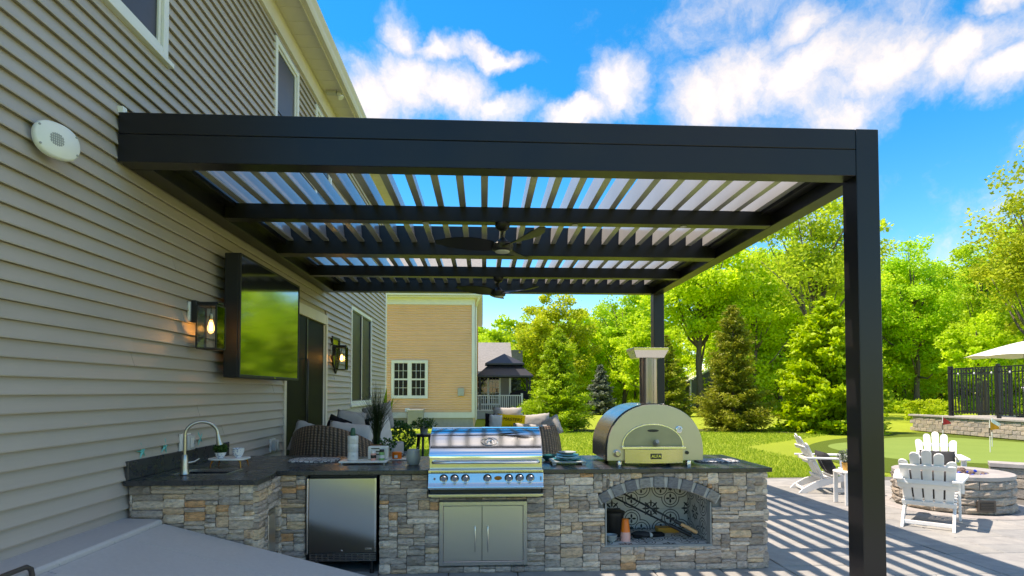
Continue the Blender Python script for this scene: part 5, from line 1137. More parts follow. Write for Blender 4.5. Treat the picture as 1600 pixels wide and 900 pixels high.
    lettering('MASTERS', 0.082, M['fab_black'], y, Matrix.Translation((0.02,-0.080,0.085)) @ Matrix.Rotation(R(90), 4, 'X'), 0.0012, extra=lambda c: setattr(c, 'shear', 0.25))
    em = MB()
    for k in range(3): em.tube([(-0.10+k*0.05,-0.083,-0.05),(-0.06+k*0.05,-0.083,-0.02+0.015*k),(-0.02+k*0.06,-0.080,-0.045)], 0.002, 5)
    em.build('script_mark', M['fab_black'], y)
    pillow('pillow', 'grey pillow to the right of the yellow pillow', (0.90,10.05,1.03), (0.52,0.36,0.15), 'fab_grey', (R(-8),R(-5),R(-8)), G); pillow('pillow', 'flat grey pillow lying in front of the yellow pillow', (0.78,9.66,0.93), (0.56,0.26,0.16), 'fab_grey', (R(-4),R(3),0), G); pillow('pillow', 'grey pillow standing at the rounded right end of the loveseat', (1.17,9.85,0.99), (0.36,0.34,0.15), 'fab_grey', (R(-6),R(-24),R(-30)), G); pillow('pillow', 'off-white pillow with a black edge left of the yellow pillow', (0.20,9.86,1.04), (0.22,0.34,0.13), 'fab_white', (R(-4),R(4),R(6)), G); pillow('pillow', 'narrow black pillow at the left end of the loveseat cushions', (0.10,9.92,1.05), (0.16,0.36,0.13), 'fab_black', (R(-4),R(4),R(10)), G)
    # plant stand
    t = thing('plant_stand', 'small black round plant stand left of the grill on the far patio', 'table', (-1.05, 10.1, 0))
    MB().lathe([(0.19,0.82),(0.195,0.83),(0.195,0.855),(0.19,0.86)], 28).build('table_top', M['black'], t, smooth=True)
    for k in range(3): a = 2*PI*k/3+0.5; MB().bar((0.11*math.cos(a),0.11*math.sin(a),0.82),(0.2*math.cos(a),0.2*math.sin(a),0),0.035,0.05).build('leg', M['black'], t)
    p = thing('potted_fern', 'green fern in a grey pot on the black plant stand', 'plant', (-1.05, 10.1, 0.8605)); MB().lathe([(0.06,0),(0.075,0.11),(0.08,0.115),(0.07,0.115)], 20).build('pot', M['potgrey'], p, smooth=True); foliage(p, 'fronds', ball_points(420, (0,0,0.18), (0.23,0.23,0.11), 0.2), 0.06, M['plant'], 0.3, 0.35)
    p = thing('boxwood_ball', 'round bright green shrub in a grey pot right of the reed plant', 'plant', (-1.42, 9.55, 0)); MB().lathe([(0.20,0),(0.27,0.60),(0.29,0.62),(0.26,0.62)], 24).build('pot', M['potgrey'], p, smooth=True); foliage(p, 'leaves', ball_points(1500, (0,0,0.86), (0.30,0.30,0.27), 0.6), 0.05, M['plant'], 0.2)
    p = thing('snake_plant', 'upright yellow-green plant leaves behind the reeds at the house corner', 'plant', (-2.0, 11.4, 0)); MB().lathe([(0.15,0),(0.2,0.4),(0.21,0.42),(0.18,0.42)], 20).build('pot', M['potgrey'], p, smooth=True)
    for k, (dx, ln, le) in enumerate(((0,1.30,0.08),(0.05,1.1,0.16),(-0.05,0.95,-0.1))): MB().sheet(lambda u, v, dx=dx, ln=ln, le=le: (dx+le*v*v+(u-0.5)*0.13*(1-v**3)+0.0, 0.02*math.cos((u-.5)*3), 0.4+ln*v), 4, 10).build('leaf', M['leaf_a'], p, smooth=True)
furniture()

def adirondack(label, loc, rz):
    c = thing('adirondack_chair', label, 'chair', loc, rz, 'white adirondack chairs round the fire pit')
    m = M['hdpe']; bb = dict(bevel=0.006, seg=2)
    p0 = Vector((0.10,0,0.22)); up = Vector((-0.36,0,0.74)).normalized(); nrm = Vector((up.z,0,-up.x))
    for i in range(5):
        k = i-2; yb, yt = k*0.098, k*0.118; L_ = [0.635,0.745,0.79,0.745,0.635][i]; hw0, hw1 = 0.040, 0.050; pts = [(-hw0,0),(hw0,0),(hw1,L_-0.05)]
        for q in range(1, 8): a = PI*q/8; pts.append((hw1*math.cos(a), L_-0.05+0.05*math.sin(a)-(0.02*abs(k))*(math.cos(a)*(1 if k < 0 else -1))*0))
        pts.append((-hw1,L_-0.05)); vs = []
        for th in (0, 0.02):
            for a, b in pts:
                y_ = yb+(yt-yb)*b/L_+a; vs.append(p0+up*b+Vector((0,y_,0))-nrm*th-nrm*(-0.02*(abs(y_)/0.25)**2))
        n = len(pts); MB().add(vs, [tuple(range(n)), tuple(reversed(range(n,2*n)))]+[(a, a+n, (a+1)%n+n, (a+1)%n) for a in range(n)]).build('back_slat', m, c, bevel=0.004)
    for b, hw in ((0.05,0.27),(0.30,0.30),(0.56,0.27)):
        q = p0+up*b-nrm*0.033; MB().bar((q.x,-hw,q.z),(q.x,hw,q.z),0.022,0.06,tuple(up)).build('back_rail', m, c, **bb)
    s0, s1 = Vector((0.62,0,0.375)), Vector((0.12,0,0.235))
    for i in range(6):
        a = s0.lerp(s1, (i+0.35)/6); d = (s1-s0).normalized(); MB().bar((a.x,-0.27,a.z),(a.x,0.27,a.z),0.078,0.02,(-d.z,0,d.x) if d.x > 0 else (d.z*-1,0,d.x*-1)).build('seat_slat', m, c, **bb)
    for sg in (-1, 1):
        y = sg*0.245
        poly = [(0.63,0.36),(0.63,0.27),(0.12,0.13),(-0.06,0.055),(-0.17,0.0),(-0.28,0.0),(-0.22,0.07),(-0.05,0.175),(0.10,0.225)]
        MB().prism(poly, 'xz', y-0.014, y+0.014).build('leg', m, c, bevel=0.004)
        y2 = sg*0.285; MB().prism([(0.52,0),(0.62,0),(0.63,0.545),(0.50,0.545)], 'xz', y2-0.014, y2+0.014).build('leg', m, c, bevel=0.004)
        MB().prism([(0.50,0.54),(0.63,0.54),(0.60,0.40),(0.56,0.33)], 'xz', y2+sg*0.016, y2+sg*0.05).build('arm_bracket', m, c, bevel=0.004)
        arm = [(-0.20,0.235),(-0.18,0.335),(0.40,0.375),(0.62,0.385),(0.70,0.36),(0.72,0.30),(0.69,0.25),(0.62,0.23),(0.30,0.25)]
        MB().prism([(a, sg*b) for a, b in arm], 'xy', 0.547, 0.572).build('arm', m, c, **bb)
    MB().box(-0.19,-0.165,-0.23,0.23,0.03,0.075).build('rear_stretcher', m, c, **bb); MB().box(0.60,0.622,-0.23,0.23,0.26,0.36).build('front_apron', m, c, **bb); MB().bar((-0.125,-0.30,0.53),(-0.125,0.30,0.53),0.024,0.05).build('arm_rail', m, c, **bb)
    return c
def patio_right():
    A1 = R(-14); A3 = R(48); A2 = R(234)
    c = adirondack('white adirondack chair at the left, side-on beside the little table', (5.32, 9.02, 0), A1)
    dup(c, 'white adirondack chair facing the camera behind the fire pit', (7.50, 9.12, 0), A2); dup(c, 'white adirondack chair nearest the camera with its back turned', (5.33, 6.62, 0), A3)
    def seat_pt(x, y, a, dx, z): return (x+dx*math.cos(a), y+dx*math.sin(a), z)
    G = 'charcoal pillows on the adirondack chairs'
    for (x, y, a, lab) in ((5.32,9.02,A1,'charcoal pillow with pale stripe on the side-on adirondack chair'),(7.50,9.12,A2,'charcoal pillow on the adirondack chair behind the fire pit'),(5.33,6.62,A3,'charcoal pillow on the adirondack chair nearest the camera')):
        p = pillow('pillow', lab, seat_pt(x, y, a, 0.20, 0.46), (0.46,0.40,0.15), 'fab_char', (R(-26), 0, a+PI/2), G)
        for xx in (-0.09, 0.09): MB().sheet(lambda u, v, xx=xx: (xx+(u-.5)*0.018, (0.077)*max(0,(1-abs(2*v-1)**3)*(1-abs(2*xx/0.46)**3))**0.5, (v-.5)*0.36), 2, 14).build('stripe', M['fab_white'], p)
    t = thing('side_table', 'white round slatted side table half hidden by the pergola post', 'table', (5.24, 7.95, 0))
    for k in range(5):
        a = -0.19+k*0.079; h0 = math.sqrt(max(0.001, 0.215**2-(a+0.002)**2)); h1 = math.sqrt(max(0.001, 0.215**2-(a+0.073)**2)); MB().prism([(-h0,a),(h0,a),(h1,a+0.074),(-h1,a+0.074)], 'xy', 0.45, 0.472).build('top_slat', M['hdpe'], t, bevel=0.003)
    for x, y in ((-0.13,-0.13),(0.13,-0.13),(-0.13,0.13),(0.13,0.13)): MB().box(x-0.03,x+0.03,y-0.012,y+0.012,0,0.449).build('leg', M['hdpe'], t, bevel=0.003)
    MB().box(-0.10,0.10,-0.142,-0.12,0.40,0.448).build('apron', M['hdpe'], t); MB().box(-0.10,0.10,0.12,0.142,0.14,0.19).build('stretcher', M['hdpe'], t); MB().box(-0.10,0.10,-0.142,-0.12,0.14,0.19).build('stretcher', M['hdpe'], t)
    p = thing('potted_herb', 'blue-green leafy plant in an ochre pot on the white side table', 'plant', (5.22, 7.98, 0.4725)); MB().lathe([(0.055,0),(0.07,0.11),(0.075,0.112),(0.062,0.112)], 20).build('pot', M['ochrepot'], p, smooth=True); foliage(p, 'leaves', ball_points(380, (0,0,0.20), (0.13,0.13,0.10), 0.3), 0.035, M['needle_b'], 0.3)
    # fire pit
    F = thing('fire_pit', 'round split-block fire pit with a smooth grey cap and blue glass among lava rock', 'fire pit', (6.60, 7.78, 0)); r_ = 0.69; nb = 13
    MB().lathe([(r_-0.16,0.02),(r_-0.16,0.435)], 40).build('core', M['mortar'], F)
    bm_ = []
    for v in range(5):
        rs = random.Random(v+40); w_ = 2*(r_+0.0)*math.tan(PI/nb)-0.004; m = MB(); nx, nz = 5, 4; g = {}
        vs = []; fs = []
        for i in range(nx+1):
            for j in range(nz+1):
                ed = i in (0,nx) or j in (0,nz); vs.append((r_-(0.022 if ed else 0)+(0 if ed else rs.uniform(-0.012,0.020)), (i/nx-0.5)*w_*0.965, (j/nz)*0.100))
        for i in range(nx):
            for j in range(nz): a = i*(nz+1)+j; fs.append((a, a+nz+1, a+nz+2, a+1))
        b0 = len(vs); w2 = w_*0.80; vs += [(r_-0.15,-w2/2,0),(r_-0.15,w2/2,0),(r_-0.15,w2/2,0.102),(r_-0.15,-w2/2,0.102)]
        c00, c10, c11, c01 = 0, nx*(nz+1), nx*(nz+1)+nz, nz; fs += [(b0,b0+3,b0+2,b0+1)]
        fs.append(tuple([i*(nz+1)+nz for i in range(nx+1)]+[b0+2,b0+3])); fs.append(tuple([i*(nz+1) for i in range(nx,-1,-1)]+[b0,b0+1])); fs.append(tuple([j for j in range(nz+1)]+[b0+3,b0])[::-1]); fs.append(tuple([c10+j for j in range(nz+1)]+[b0+2,b0+1]))
        me = m.add(vs, fs).mesh('block'); me.materials.append(M['block']); bm_.append(me)
    for j in range(4):
        for k in range(nb):
            a = 2*PI*(k+0.5*(j % 2))/nb+0.1
            ro = random.uniform(-0.012,0.012); link('block', random.choice(bm_), F, loc=(ro*math.cos(a),ro*math.sin(a),0.012+j*0.106), rot=(0,0,a))
    cap = MB().lathe([(0.42,0.437),(r_+0.012,0.437),(r_+0.012,0.490),(0.42,0.490),(0.42,0.437)], 26, cap=False).build('cap', M['cap'], F, bevel=0.004)
    MB().lathe([(0.0,0.43),(0.419,0.43)], 30, cap=False).build('burner_pan', M['black'], F)
    rk = MB().sphere((0,0,0), 1, 6, 5).mesh('lava_rock'); rk.materials.append(M['lava']); gk = MB().sphere((0,0,0), 1, 5, 4).mesh('glass_pebble'); gk.materials.append(M['bglass'])
    for v in rk.vertices: v.co *= random.uniform(0.75,1.2)
    for k in range(90):
        a = random.uniform(0,2*PI); rr = 0.40*math.sqrt(random.random()); x, y = rr*math.cos(a), rr*math.sin(a); blue = y-0.3*x < -0.08 and random.random() < 0.8
        s_ = random.uniform(0.018,0.028) if blue else random.uniform(0.026,0.045)
        link('glass_pebble' if blue else 'lava_rock', gk if blue else rk, F, loc=(x,y,0.445+random.uniform(0,0.035)), rot=(random.random()*6,random.random()*6,0), scale=(s_,s_,s_*0.8))
    va = R(-100); vx, vy = r_*math.cos(va)*1.0, r_*math.sin(va); v = MB(); v.obox((0,0,0),(0.028,0.22,0.15)); vo = v.build('vent_cover', M['bronze'], F, bevel=0.006); vo.location = (vx*1.03, vy*1.03, 0.125); vo.rotation_euler = (0,0,va); MB().box(0.0145,0.018,-0.08,0.08,-0.05,0.05).build('vent_opening', M['black'], vo)
    for z in (-0.03,-0.01,0.01,0.03): MB().box(0.0185,0.024,-0.08,0.08,z-0.004,z+0.004).build('vent_slat', M['bronze'], vo)
    rg = MB().lathe([(0.73,-0.03),(0.73,0.006),(0.95,0.006),(0.95,-0.03)], 48, (6.60,7.78,0), cap=False).build('paver_ring', M['cap']); tag(rg, kind='structure')
    # seat wall
    W = thing('seat_wall', 'low beige split-block seat wall with a dark cap at the right edge', 'wall', (7.75, 8.42, 0)); pts = []
    for k in range(12): a = R(158-k*10); pts.append((9.35+1.62*math.cos(a)-7.75, 7.8+1.62*math.sin(a)-8.42)) if False else pts.append((0.0+0.36*k, -0.02-0.30*k*(1-0.02*k)))
    for i in range(len(pts)-1):
        a = Vector((*pts[i],0)); b = Vector((*pts[i+1],0)); an = math.atan2(b.y-a.y, b.x-a.x); ln = (b-a).length
        for j in range(3):
            rs = random.Random(i*7+j); m = MB(); m.box(0.003, ln-0.003, 0, 0.26, 0, 0.148); bl = m.mesh('block', bevel=0.012)
            for v_ in bl.vertices: v_.co += Vector((0, rs.uniform(-0.012,0.006) if v_.co.y < 0.1 else 0, 0))
            bl.materials.append(M['block']); link('block', bl, W, loc=(a.x,a.y,j*0.151), rot=(0,0,an))
        MB().box(-0.005, ln+0.01, -0.03, 0.29, 0, 0.065).build('cap_stone', M['cap'], W, bevel=0.006).location = (a.x,a.y,0.455); W.children[-1].rotation_euler = (0,0,an)
    # retaining wall of the pool terrace
    W = thing('retaining_wall', 'long grey-beige block retaining wall beyond the putting green', 'wall', (17.85, 23.1, 0)); bl = []
    for k in range(6):
        rs = random.Random(k+77); m = MB(); m.box(0, 0.25, -0.297, 0, 0, 0.146); me = m.mesh('block', bevel=0.014)
        for v_ in me.vertices:
            if v_.co.x < 0.1: v_.co.x += rs.uniform(-0.012,0.018)
        me.materials.append(M['block']); bl.append(me)
    for j in range(4):
        for k in range(44): link('block', random.choice(bl), W, loc=(0.0+0.004*j, -0.3*k-(0.15 if j % 2 else 0), j*0.149))
        for k in range(3): link('block', random.choice(bl), W, loc=(0.3*k+0.55, 0.0, j*0.149), rot=(0,0,R(90)))
    cm = MB().box(-0.03,0.30,-0.597,0,0,0.07).mesh('cap_stone', bevel=0.006); cm.materials.append(M['cap'])
    for k in range(22): link('cap_stone', cm, W, loc=(0,-0.6*k+0.04,0.60))
    tag(MB().box(18.1, 45, 4, 23.0, 0, 0.62).build('pool_terrace', M['cap']), kind='structure')
    # fence
    Fn = thing('pool_fence', 'black metal picket fence on top of the retaining wall', 'fence', (18.25, 21.45, 0.66)); H_ = 1.9; b = M['black']; pk = MB().box(-0.013,0.013,-0.013,0.013,0.10,H_-0.06).mesh('picket'); pk.materials.append(b)
    def run(x0, y0, dx, dy, n):
        for i in range(n+1): MB().box(x0+dx*i-0.05,x0+dx*i+0.05,y0+dy*i-0.05,y0+dy*i+0.05,0,H_+0.04).build('post', b, Fn, bevel=0.005)
        for i in range(n):
            a = Vector((x0+dx*i,y0+dy*i,0)); c_ = Vector((x0+dx*(i+1),y0+dy*(i+1),0))
            for z in (0.18,H_-0.25,H_-0.06): MB().bar(a+Vector((0,0,z)), c_+Vector((0,0,z)), 0.035, 0.04).build('rail', b, Fn)
            for k in range(1, 16): p = a.lerp(c_, k/16); link('picket', pk, Fn, loc=p)
    run(0,0,0,-2.1,3); run(0.06,0.0,2.4,0,1)
    for k in range(6): # string lights along the top rail
        l_ = MB().sphere((0,0,0), (0.03,0.03,0.045), 10, 8).build('string_light', M['enamel'], Fn, smooth=True); l_.location = (-0.05, -0.45-0.72*k, H_-0.27)
    # umbrella and loungers on the terrace
    U = thing('patio_umbrella', 'white market umbrella open above the pool terrace', 'umbrella', (21.2, 21.3, 0.62)); ns = 8; rr, zt, ze = 1.95, 2.98, 2.36
    for k in range(ns):
        a0, a1 = 2*PI*k/ns+0.2, 2*PI*(k+1)/ns+0.2
        def fn(u, v): a = a0+(a1-a0)*u; sag = 1-0.06*math.sin(PI*u)*v; return (rr*v*sag*math.cos(a), rr*v*sag*math.sin(a), zt-(zt-ze)*v**1.12+0.05*math.sin(PI*u)*v-0.0)
        MB().sheet(fn, 7, 8).build('canopy_panel', M['fab_cream'], U, smooth=True); am = a0
        MB().tube([(0.03*math.cos(am),0.03*math.sin(am),zt-0.45),(0.95*math.cos(am),0.95*math.sin(am),zt-0.33)], 0.012, 6).build('rib', M['black'], U)
    MB().tube([(0,0,0),(0,0,zt)], 0.028, 12).build('pole', M['black'], U, smooth=True); MB().lathe([(0.3,0),(0.3,0.05),(0.05,0.09),(0.05,0.2)], 24).build('base', M['black'], U, smooth=True); MB().sphere((0,0,zt+0.03),0.04,10,8).build('finial', M['black'], U)
    for i, (y, lab) in enumerate(((19.55,'grey sling pool lounger nearest the fence post'),(18.7,'grey sling pool lounger at the right edge behind the fence'))):
        L_ = thing('pool_lounger', lab, 'lounger', (19.6, y, 0.62), R(8), 'pool loungers behind the fence'); f = M['loungew']
        MB().bar((0.75,0,0.42),(1.95,0,0.36),0.62,0.05).build('seat', f, L_, bevel=0.01); MB().bar((0.72,0,0.44),(0.05,0,1.15),0.62,0.05,(1,0,1)).build('backrest', f, L_, bevel=0.01)
        for x in (0.5,1.8):
            for yy in (-0.28,0.28): MB().bar((x,yy,0),(x,yy,0.42),0.05,0.05,(1,0,0)).build('leg', M['vent'], L_)
        MB().bar((0.4,-0.29,0.40),(1.95,-0.29,0.34),0.05,0.06).build('side_rail', M['vent'], L_); MB().bar((0.4,0.29,0.40),(1.95,0.29,0.34),0.05,0.06).build('side_rail', M['vent'], L_)
    # golf flags
    for (x, y, m, lab, h) in ((14.2,17.0,'flag_red','small red golf flag behind the adirondack chair','%'),(13.5,14.6,'flag_or','orange golf flag on a black and white pin','%'),(14.95,16.1,'flag_wh','white golf flag just behind the orange one','%')):
        g = thing('golf_flag', lab, 'flag', (x, y, -0.006), 0, 'flags on the putting green'); hh = 0.86
        for k in range(4): MB().tube([(0,0,hh*k/4),(0,0,hh*(k+1)/4)], 0.011, 8).build('pin', M['enamel'] if k != 2 else M['black'], g)
        MB().sheet(lambda u, v: (u*0.30, 0.03*math.sin(u*7)*u, hh-0.02-0.26*u*0.5-(0.26*(1-u))*v-0.0-0.08*u), 8, 4).build('pennant', M[m], g, smooth=True)
patio_right()
# ================================================================== houses beyond
def neighbours():
    h = thing('tan_house', 'two-storey tan clapboard house with white trim beyond the lawn', 'house', (-3.5, 26.5, 0))
    def P(o): o.matrix_parent_inverse = Matrix.Translation((3.5, -26.5, 0)); return o
    X0, X1, Y0, Y1 = -9.5, -0.44, 26.5, 38.0; EZ = 5.95
    P(MB().box(X0, X1, Y0, Y1, -0.1, EZ).build('wall', M['ysiding'], h)); wall = h.children[0]
    ch = 0.114; n = int((EZ-0.75)/ch)
    sm = MB()
    for k in range(n):
        z = 0.66+k*ch; pr = [(0,z+ch),(-0.06,z+0.040),(-0.058,z+0.030),(0,z+0.044)]
        sm.add([(X0,Y0+a,b) for a,b in pr]+[(X1-0.12,Y0+a,b) for a,b in pr], [(0,1,5,4),(1,2,6,5),(2,3,7,6)]); sm.add([(X1-a,Y0+0.12,b) for a,b in pr]+[(X1-a,Y1,b) for a,b in pr], [(0,1,5,4),(1,2,6,5),(2,3,7,6)])
    o = sm.build('siding_courses', M['ysiding'], wall); tag(o, kind='stuff')
    P(MB().box(X0, X1+0.02, Y0-0.066, Y0-0.001, 0.40, 0.66).build('base_trim', M['trim'], h)); P(MB().box(X0+.1, X1-.05, Y0-0.01, Y1, -0.1, 0.399).build('foundation', M['foundation'], h))
    P(MB().box(X1-0.12, X1+0.022, Y0-0.07, Y0+0.12, 0.41, EZ-0.2).build('corner_board', M['trim'], h)); P(MB().box(X0, X1+0.03, Y0-0.072, Y0-0.002, EZ-0.30, EZ).build('frieze', M['trim'], h))
    P(MB().box(X0, X1+0.35, Y0-0.40, Y1, EZ, EZ+0.05).build('soffit', M['trim'], h)); P(MB().prism([(Y0-0.50,EZ+0.06),(Y0-0.40,EZ+0.06),(Y0-0.40,EZ+0.20),(Y0-0.52,EZ+0.20),(Y0-0.52,EZ+0.13)], 'yz', X0, X1+0.37).build('gutter', M['trim'], h)); P(MB().box(X1+0.30,X1+0.35,Y0-0.4,Y1,EZ+0.05,EZ+0.22).build('fascia', M['cream'], h))
    P(MB().prism([(Y0-0.42,EZ+0.21),(32.2,EZ+3.2),(38.6,EZ+0.21)], 'yz', X0-0.3, X1+0.36).build('roof', M['shingle'], h))
    P(MB().tube([(X1+0.2,Y0-0.42,EZ+0.08),(X1+0.2,Y0-0.36,EZ-0.08),(X1+0.07,Y0+0.16,EZ-0.35),(X1+0.07,Y0+0.16,0.3)], 0.045, 8).build('downspout', M['trim'], h, smooth=True))
    x0, x1, z0, z1 = -4.25, -2.58, 1.30, 3.06; f = MB(); q = 0.10; ya, yb = Y0-0.11, Y0-0.063
    f.box(x0,x0+q,ya,yb,z0,z1); f.box(x1-q,x1,ya,yb,z0,z1); f.box(x0+q,x1-q,ya+.002,yb,z1-q,z1); f.box(x0+q,x1-q,ya+.002,yb,z0,z0+q); f.box((x0+x1)/2-0.06,(x0+x1)/2+0.06,ya+.003,yb,z0+q,z1-q)
    w_ = P(f.build('window', M['trim'], h))
    for a, b in ((x0+q,(x0+x1)/2-0.06),((x0+x1)/2+0.06,x1-q)):
        for s in (0, 1):
            c, d = z0+q+s*(z1-z0-2*q)/2, z0+q+(s+1)*(z1-z0-2*q)/2; sb = MB(); t = 0.035
            sb.box(a,a+t,ya+.01,yb-.001,c,d); sb.box(b-t,b,ya+.01,yb-.001,c,d); sb.box(a+t,b-t,ya+.011,yb-.001,c,c+t); sb.box(a+t,b-t,ya+.011,yb-.001,d-t,d); sb.build('sash', M['trim'], w_)
            for i in range(3):
                for j in range(2): u0 = a+t+(b-a-2*t)*i/3+0.008; u1 = a+t+(b-a-2*t)*(i+1)/3-0.008; v0 = c+t+(d-c-2*t)*j/2+0.008; v1 = c+t+(d-c-2*t)*(j+1)/2-0.008; MB().box(u0,u1,yb-0.006,yb-0.002,v0,v1).build('pane', M['glass'], w_)
            mt = MB(); 
            for i in (1,2): u = a+t+(b-a-2*t)*i/3; mt.box(u-0.0078,u+0.0078,ya+.015,yb-.0005,c+t,d-t)
            v = (c+d)/2; mt.box(a+t,b-t,ya+.016,yb-.0006,v-0.0078,v+0.0078); mt.build('muntin', M['trim'], w_)
    P(MB().box(-1.20,-0.92,Y0-0.15,Y0-0.05,1.42,1.78).build('meter_box', M['acgrey'], h, bevel=0.01)); P(MB().box(-3.62,-3.40,Y0-0.11,Y0-0.05,0.68,0.86).build('disconnect_box', M['pwhite'], h, bevel=0.01)); P(MB().tube([(-3.5,Y0-0.06,0.68),(-3.5,Y0-0.06,0.3),(-3.55,Y0-0.2,0.05)], 0.025, 6).build('conduit', M['black'], h))
    for x, lab in ((-4.55,'grey air conditioner condenser at the left against the tan house'),(-3.05,'grey air conditioner condenser right of the meter conduits on the tan house')):
        a = thing('air_conditioner', lab, 'air conditioner', (x, 25.85, -0.03), 0, 'air conditioners by the tan house'); MB().box(-0.36,0.36,-0.30,0.30,0.0,0.06).build('pad', M['foundation'], a); MB().box(-0.34,0.34,-0.28,0.28,0.061,0.80).build('cabinet', M['grille'], a, bevel=0.02)
        for k in range(15): MB().box(-0.33+k*0.046,-0.315+k*0.046,-0.295,-0.281,0.10,0.74).build('louver_fin', M['acgrey'], a)
        MB().box(-0.36,0.36,-0.30,0.30,0.801,0.84).build('lid', M['acgrey'], a, bevel=0.01)
    # grey house, deck, gazebo, covered grill
    g = thing('grey_house', 'low grey house with an asphalt shingle roof behind the black gazebo', 'house', (-1, 41, 0))
    def Q(o): o.matrix_parent_inverse = Matrix.Translation((1, -41, 0)); return o
    Q(MB().box(-6, 1.75, 39.0, 47, -0.1, 3.0).build('wall', M['gsiding'], g)); Q(MB().add([(-6.2,38.6,2.95),(2.0,38.6,2.95),(2.0,43.2,5.35),(-6.2,43.2,5.35),(2.0,47.4,2.95),(-6.2,47.4,2.95)], [(0,1,2,3),(3,2,4,5),(1,4,2),(0,3,5)]).build('roof', M['shingle'], g)); Q(MB().box(-6.2,2.03,38.5,38.6,2.82,3.0).build('gutter', M['trim'], g)); Q(MB().box(1.72,1.86,38.97,39.1,0,2.9).build('corner_board', M['trim'], g)); Q(MB().box(1.0,2.9,42.6,46,3.6,4.75).build('dormer', M['shingle'], g))
    fw = MB(); fw.box(-0.5,1.15,38.93,38.99,0.7,2.75); w_ = Q(fw.build('window', M['trim'], g))
    for i in range(2):
        for c in range(3):
            for r_ in range(5): x = -0.42+i*0.80+c*0.225; z = 0.82+r_*0.37; MB().box(x,x+0.20,38.91,38.928,z,z+0.33).build('pane', M['glass'], w_)
    d = thing('deck_railing', 'white baluster railing of a raised deck beside the tan house', 'railing', (0.85, 34.0, 0)); bal = MB().box(-0.022,0.022,-0.022,0.022,0.52,1.36).mesh('baluster'); bal.materials.append(M['trim'])
    MB().box(-1.5,1.4,0.03,5.0,0.0,0.42).build('deck', M['acgrey'], d); MB().box(-1.4,1.36,-0.03,0.03,0.46,0.52).build('rail', M['trim'], d); MB().box(-1.4,1.36,-0.04,0.04,1.36,1.42).build('rail', M['trim'], d)
    for x in (-1.42,1.42): MB().box(x-0.06,x+0.06,-0.06,0.06,0.0,1.52).build('post', M['trim'], d)
    for k in range(21): link('baluster', bal, d, loc=(-1.27+k*0.127,0,0))
    z = thing('gazebo', 'black hardtop gazebo with a two-tier roof on the neighbouring deck', 'gazebo', (1.30, 36.4, 0.42))
    def hip(w0, d0, zb, w1, d1, zt, name): m = MB(); m.add([(-w0,-d0,zb),(w0,-d0,zb),(w0,d0,zb),(-w0,d0,zb),(-w1,-d1,zt),(w1,-d1,zt),(w1,d1,zt),(-w1,d1,zt),(-w0,-d0,zb-0.10),(w0,-d0,zb-0.10),(w0,d0,zb-0.10),(-w0,d0,zb-0.10)], [(0,1,5,4),(1,2,6,5),(2,3,7,6),(3,0,4,7),(4,5,6,7),(8,9,1,0),(9,10,2,1),(10,11,3,2),(11,8,0,3)]); return m.build(name, M['gazebo'], z)
    lo = hip(1.75,1.4,2.20,1.0,0.7,2.88,'lower_roof'); hip(1.22,0.95,2.98,0.02,0.02,3.62,'upper_roof'); MB().box(-0.98,0.98,-0.68,0.68,2.885,2.96).build('vent_gap', M['black'], z)
    for k in range(7): MB().bar((-1.5+k*0.5,-1.30,2.255),(-0.85+k*0.285,-0.72,2.875),0.025,0.02).build('roof_seam', M['gazebo'], lo)
    for x in (-1.55,1.55):
        for y in (-1.2,1.2): MB().box(x-0.06,x+0.06,y-0.06,y+0.06,0,2.1).build('post', M['black'], z); MB().bar((x,y,1.6),(x*0.75,y,2.1),0.05,0.05).build('brace', M['black'], z)
    c = MB(); c.sheet(lambda u, v: ((u-0.5)*1.45*(1-0.25*v**4), -0.32*(1-v**6*0.6), 0.0+1.12*min(1,v*1.2)+0.18*math.sin(PI*u)*max(0,v-0.5)*2), 16, 10); c.sheet(lambda u, v: ((u-0.5)*1.45*(1-0.25*1), -0.128+v*0.45, 1.12+0.18*math.sin(PI*u)), 16, 4); c.sheet(lambda u, v: ((u-0.5)*1.45*(1-0.25*v**4), 0.322+0*v, 1.12*min(1,v*1.2)+0.18*math.sin(PI*u)*max(0,v-0.5)*2), 16, 10)
    for s in (-1, 1): c.sheet(lambda u, v, s=s: (s*0.725*(1-0.25*v**4), -0.32*(1-v**6*.6)+u*(0.322+0.32*(1-v**6*.6)), 1.12*min(1,v*1.2)), 4, 10)
    o = c.build('covered_grill', M['fab_black'], smooth=True); o.location = (2.25, 35.0, 0.42); tag(o, 'black fabric-covered barbecue at the end of the white deck railing', 'barbecue'); 
    # shed in the woods
    s = thing('garden_shed', 'weathered grey shed half hidden behind a tree trunk at the wood edge', 'shed', (19.2, 49.5, 0)); MB().box(-0.9,2.6,0,3,0,2.6).build('wall', M['cedar'], s)
    bd = MB().box(0,3.5,-0.03,-0.001,0,0.16).mesh('board', bevel=0.01); bd.materials.append(M['cedar'])
    for k in range(15): link('board', bd, s, loc=(-0.9,0,0.05+k*0.17))
    MB().box(-1.0,-0.88,-0.05,0.05,0,2.6).build('corner_board', M['trim'], s); MB().add([(-1.2,-0.2,2.5),(0.9,-0.2,3.6),(3.0,-0.2,2.5),(-1.2,3.2,2.5),(0.9,3.2,3.6),(3.0,3.2,2.5),(-1.2,-0.2,2.62),(0.9,-0.2,3.72),(3.0,-0.2,2.62),(-1.2,3.2,2.62),(0.9,3.2,3.72),(3.0,3.2,2.62)], [(0,1,4,3),(1,2,5,4),(9,10,7,6),(10,11,8,7),(0,6,7,1),(1,7,8,2),(3,4,10,9),(4,5,11,10),(0,3,9,6),(2,8,11,5)]).build('roof', M['trim'], s); MB().add([(-0.9,-0.001,2.6),(2.6,-0.001,2.6),(0.85,-0.001,3.5)], [(0,1,2)]).build('gable', M['cedar'], s)
neighbours()

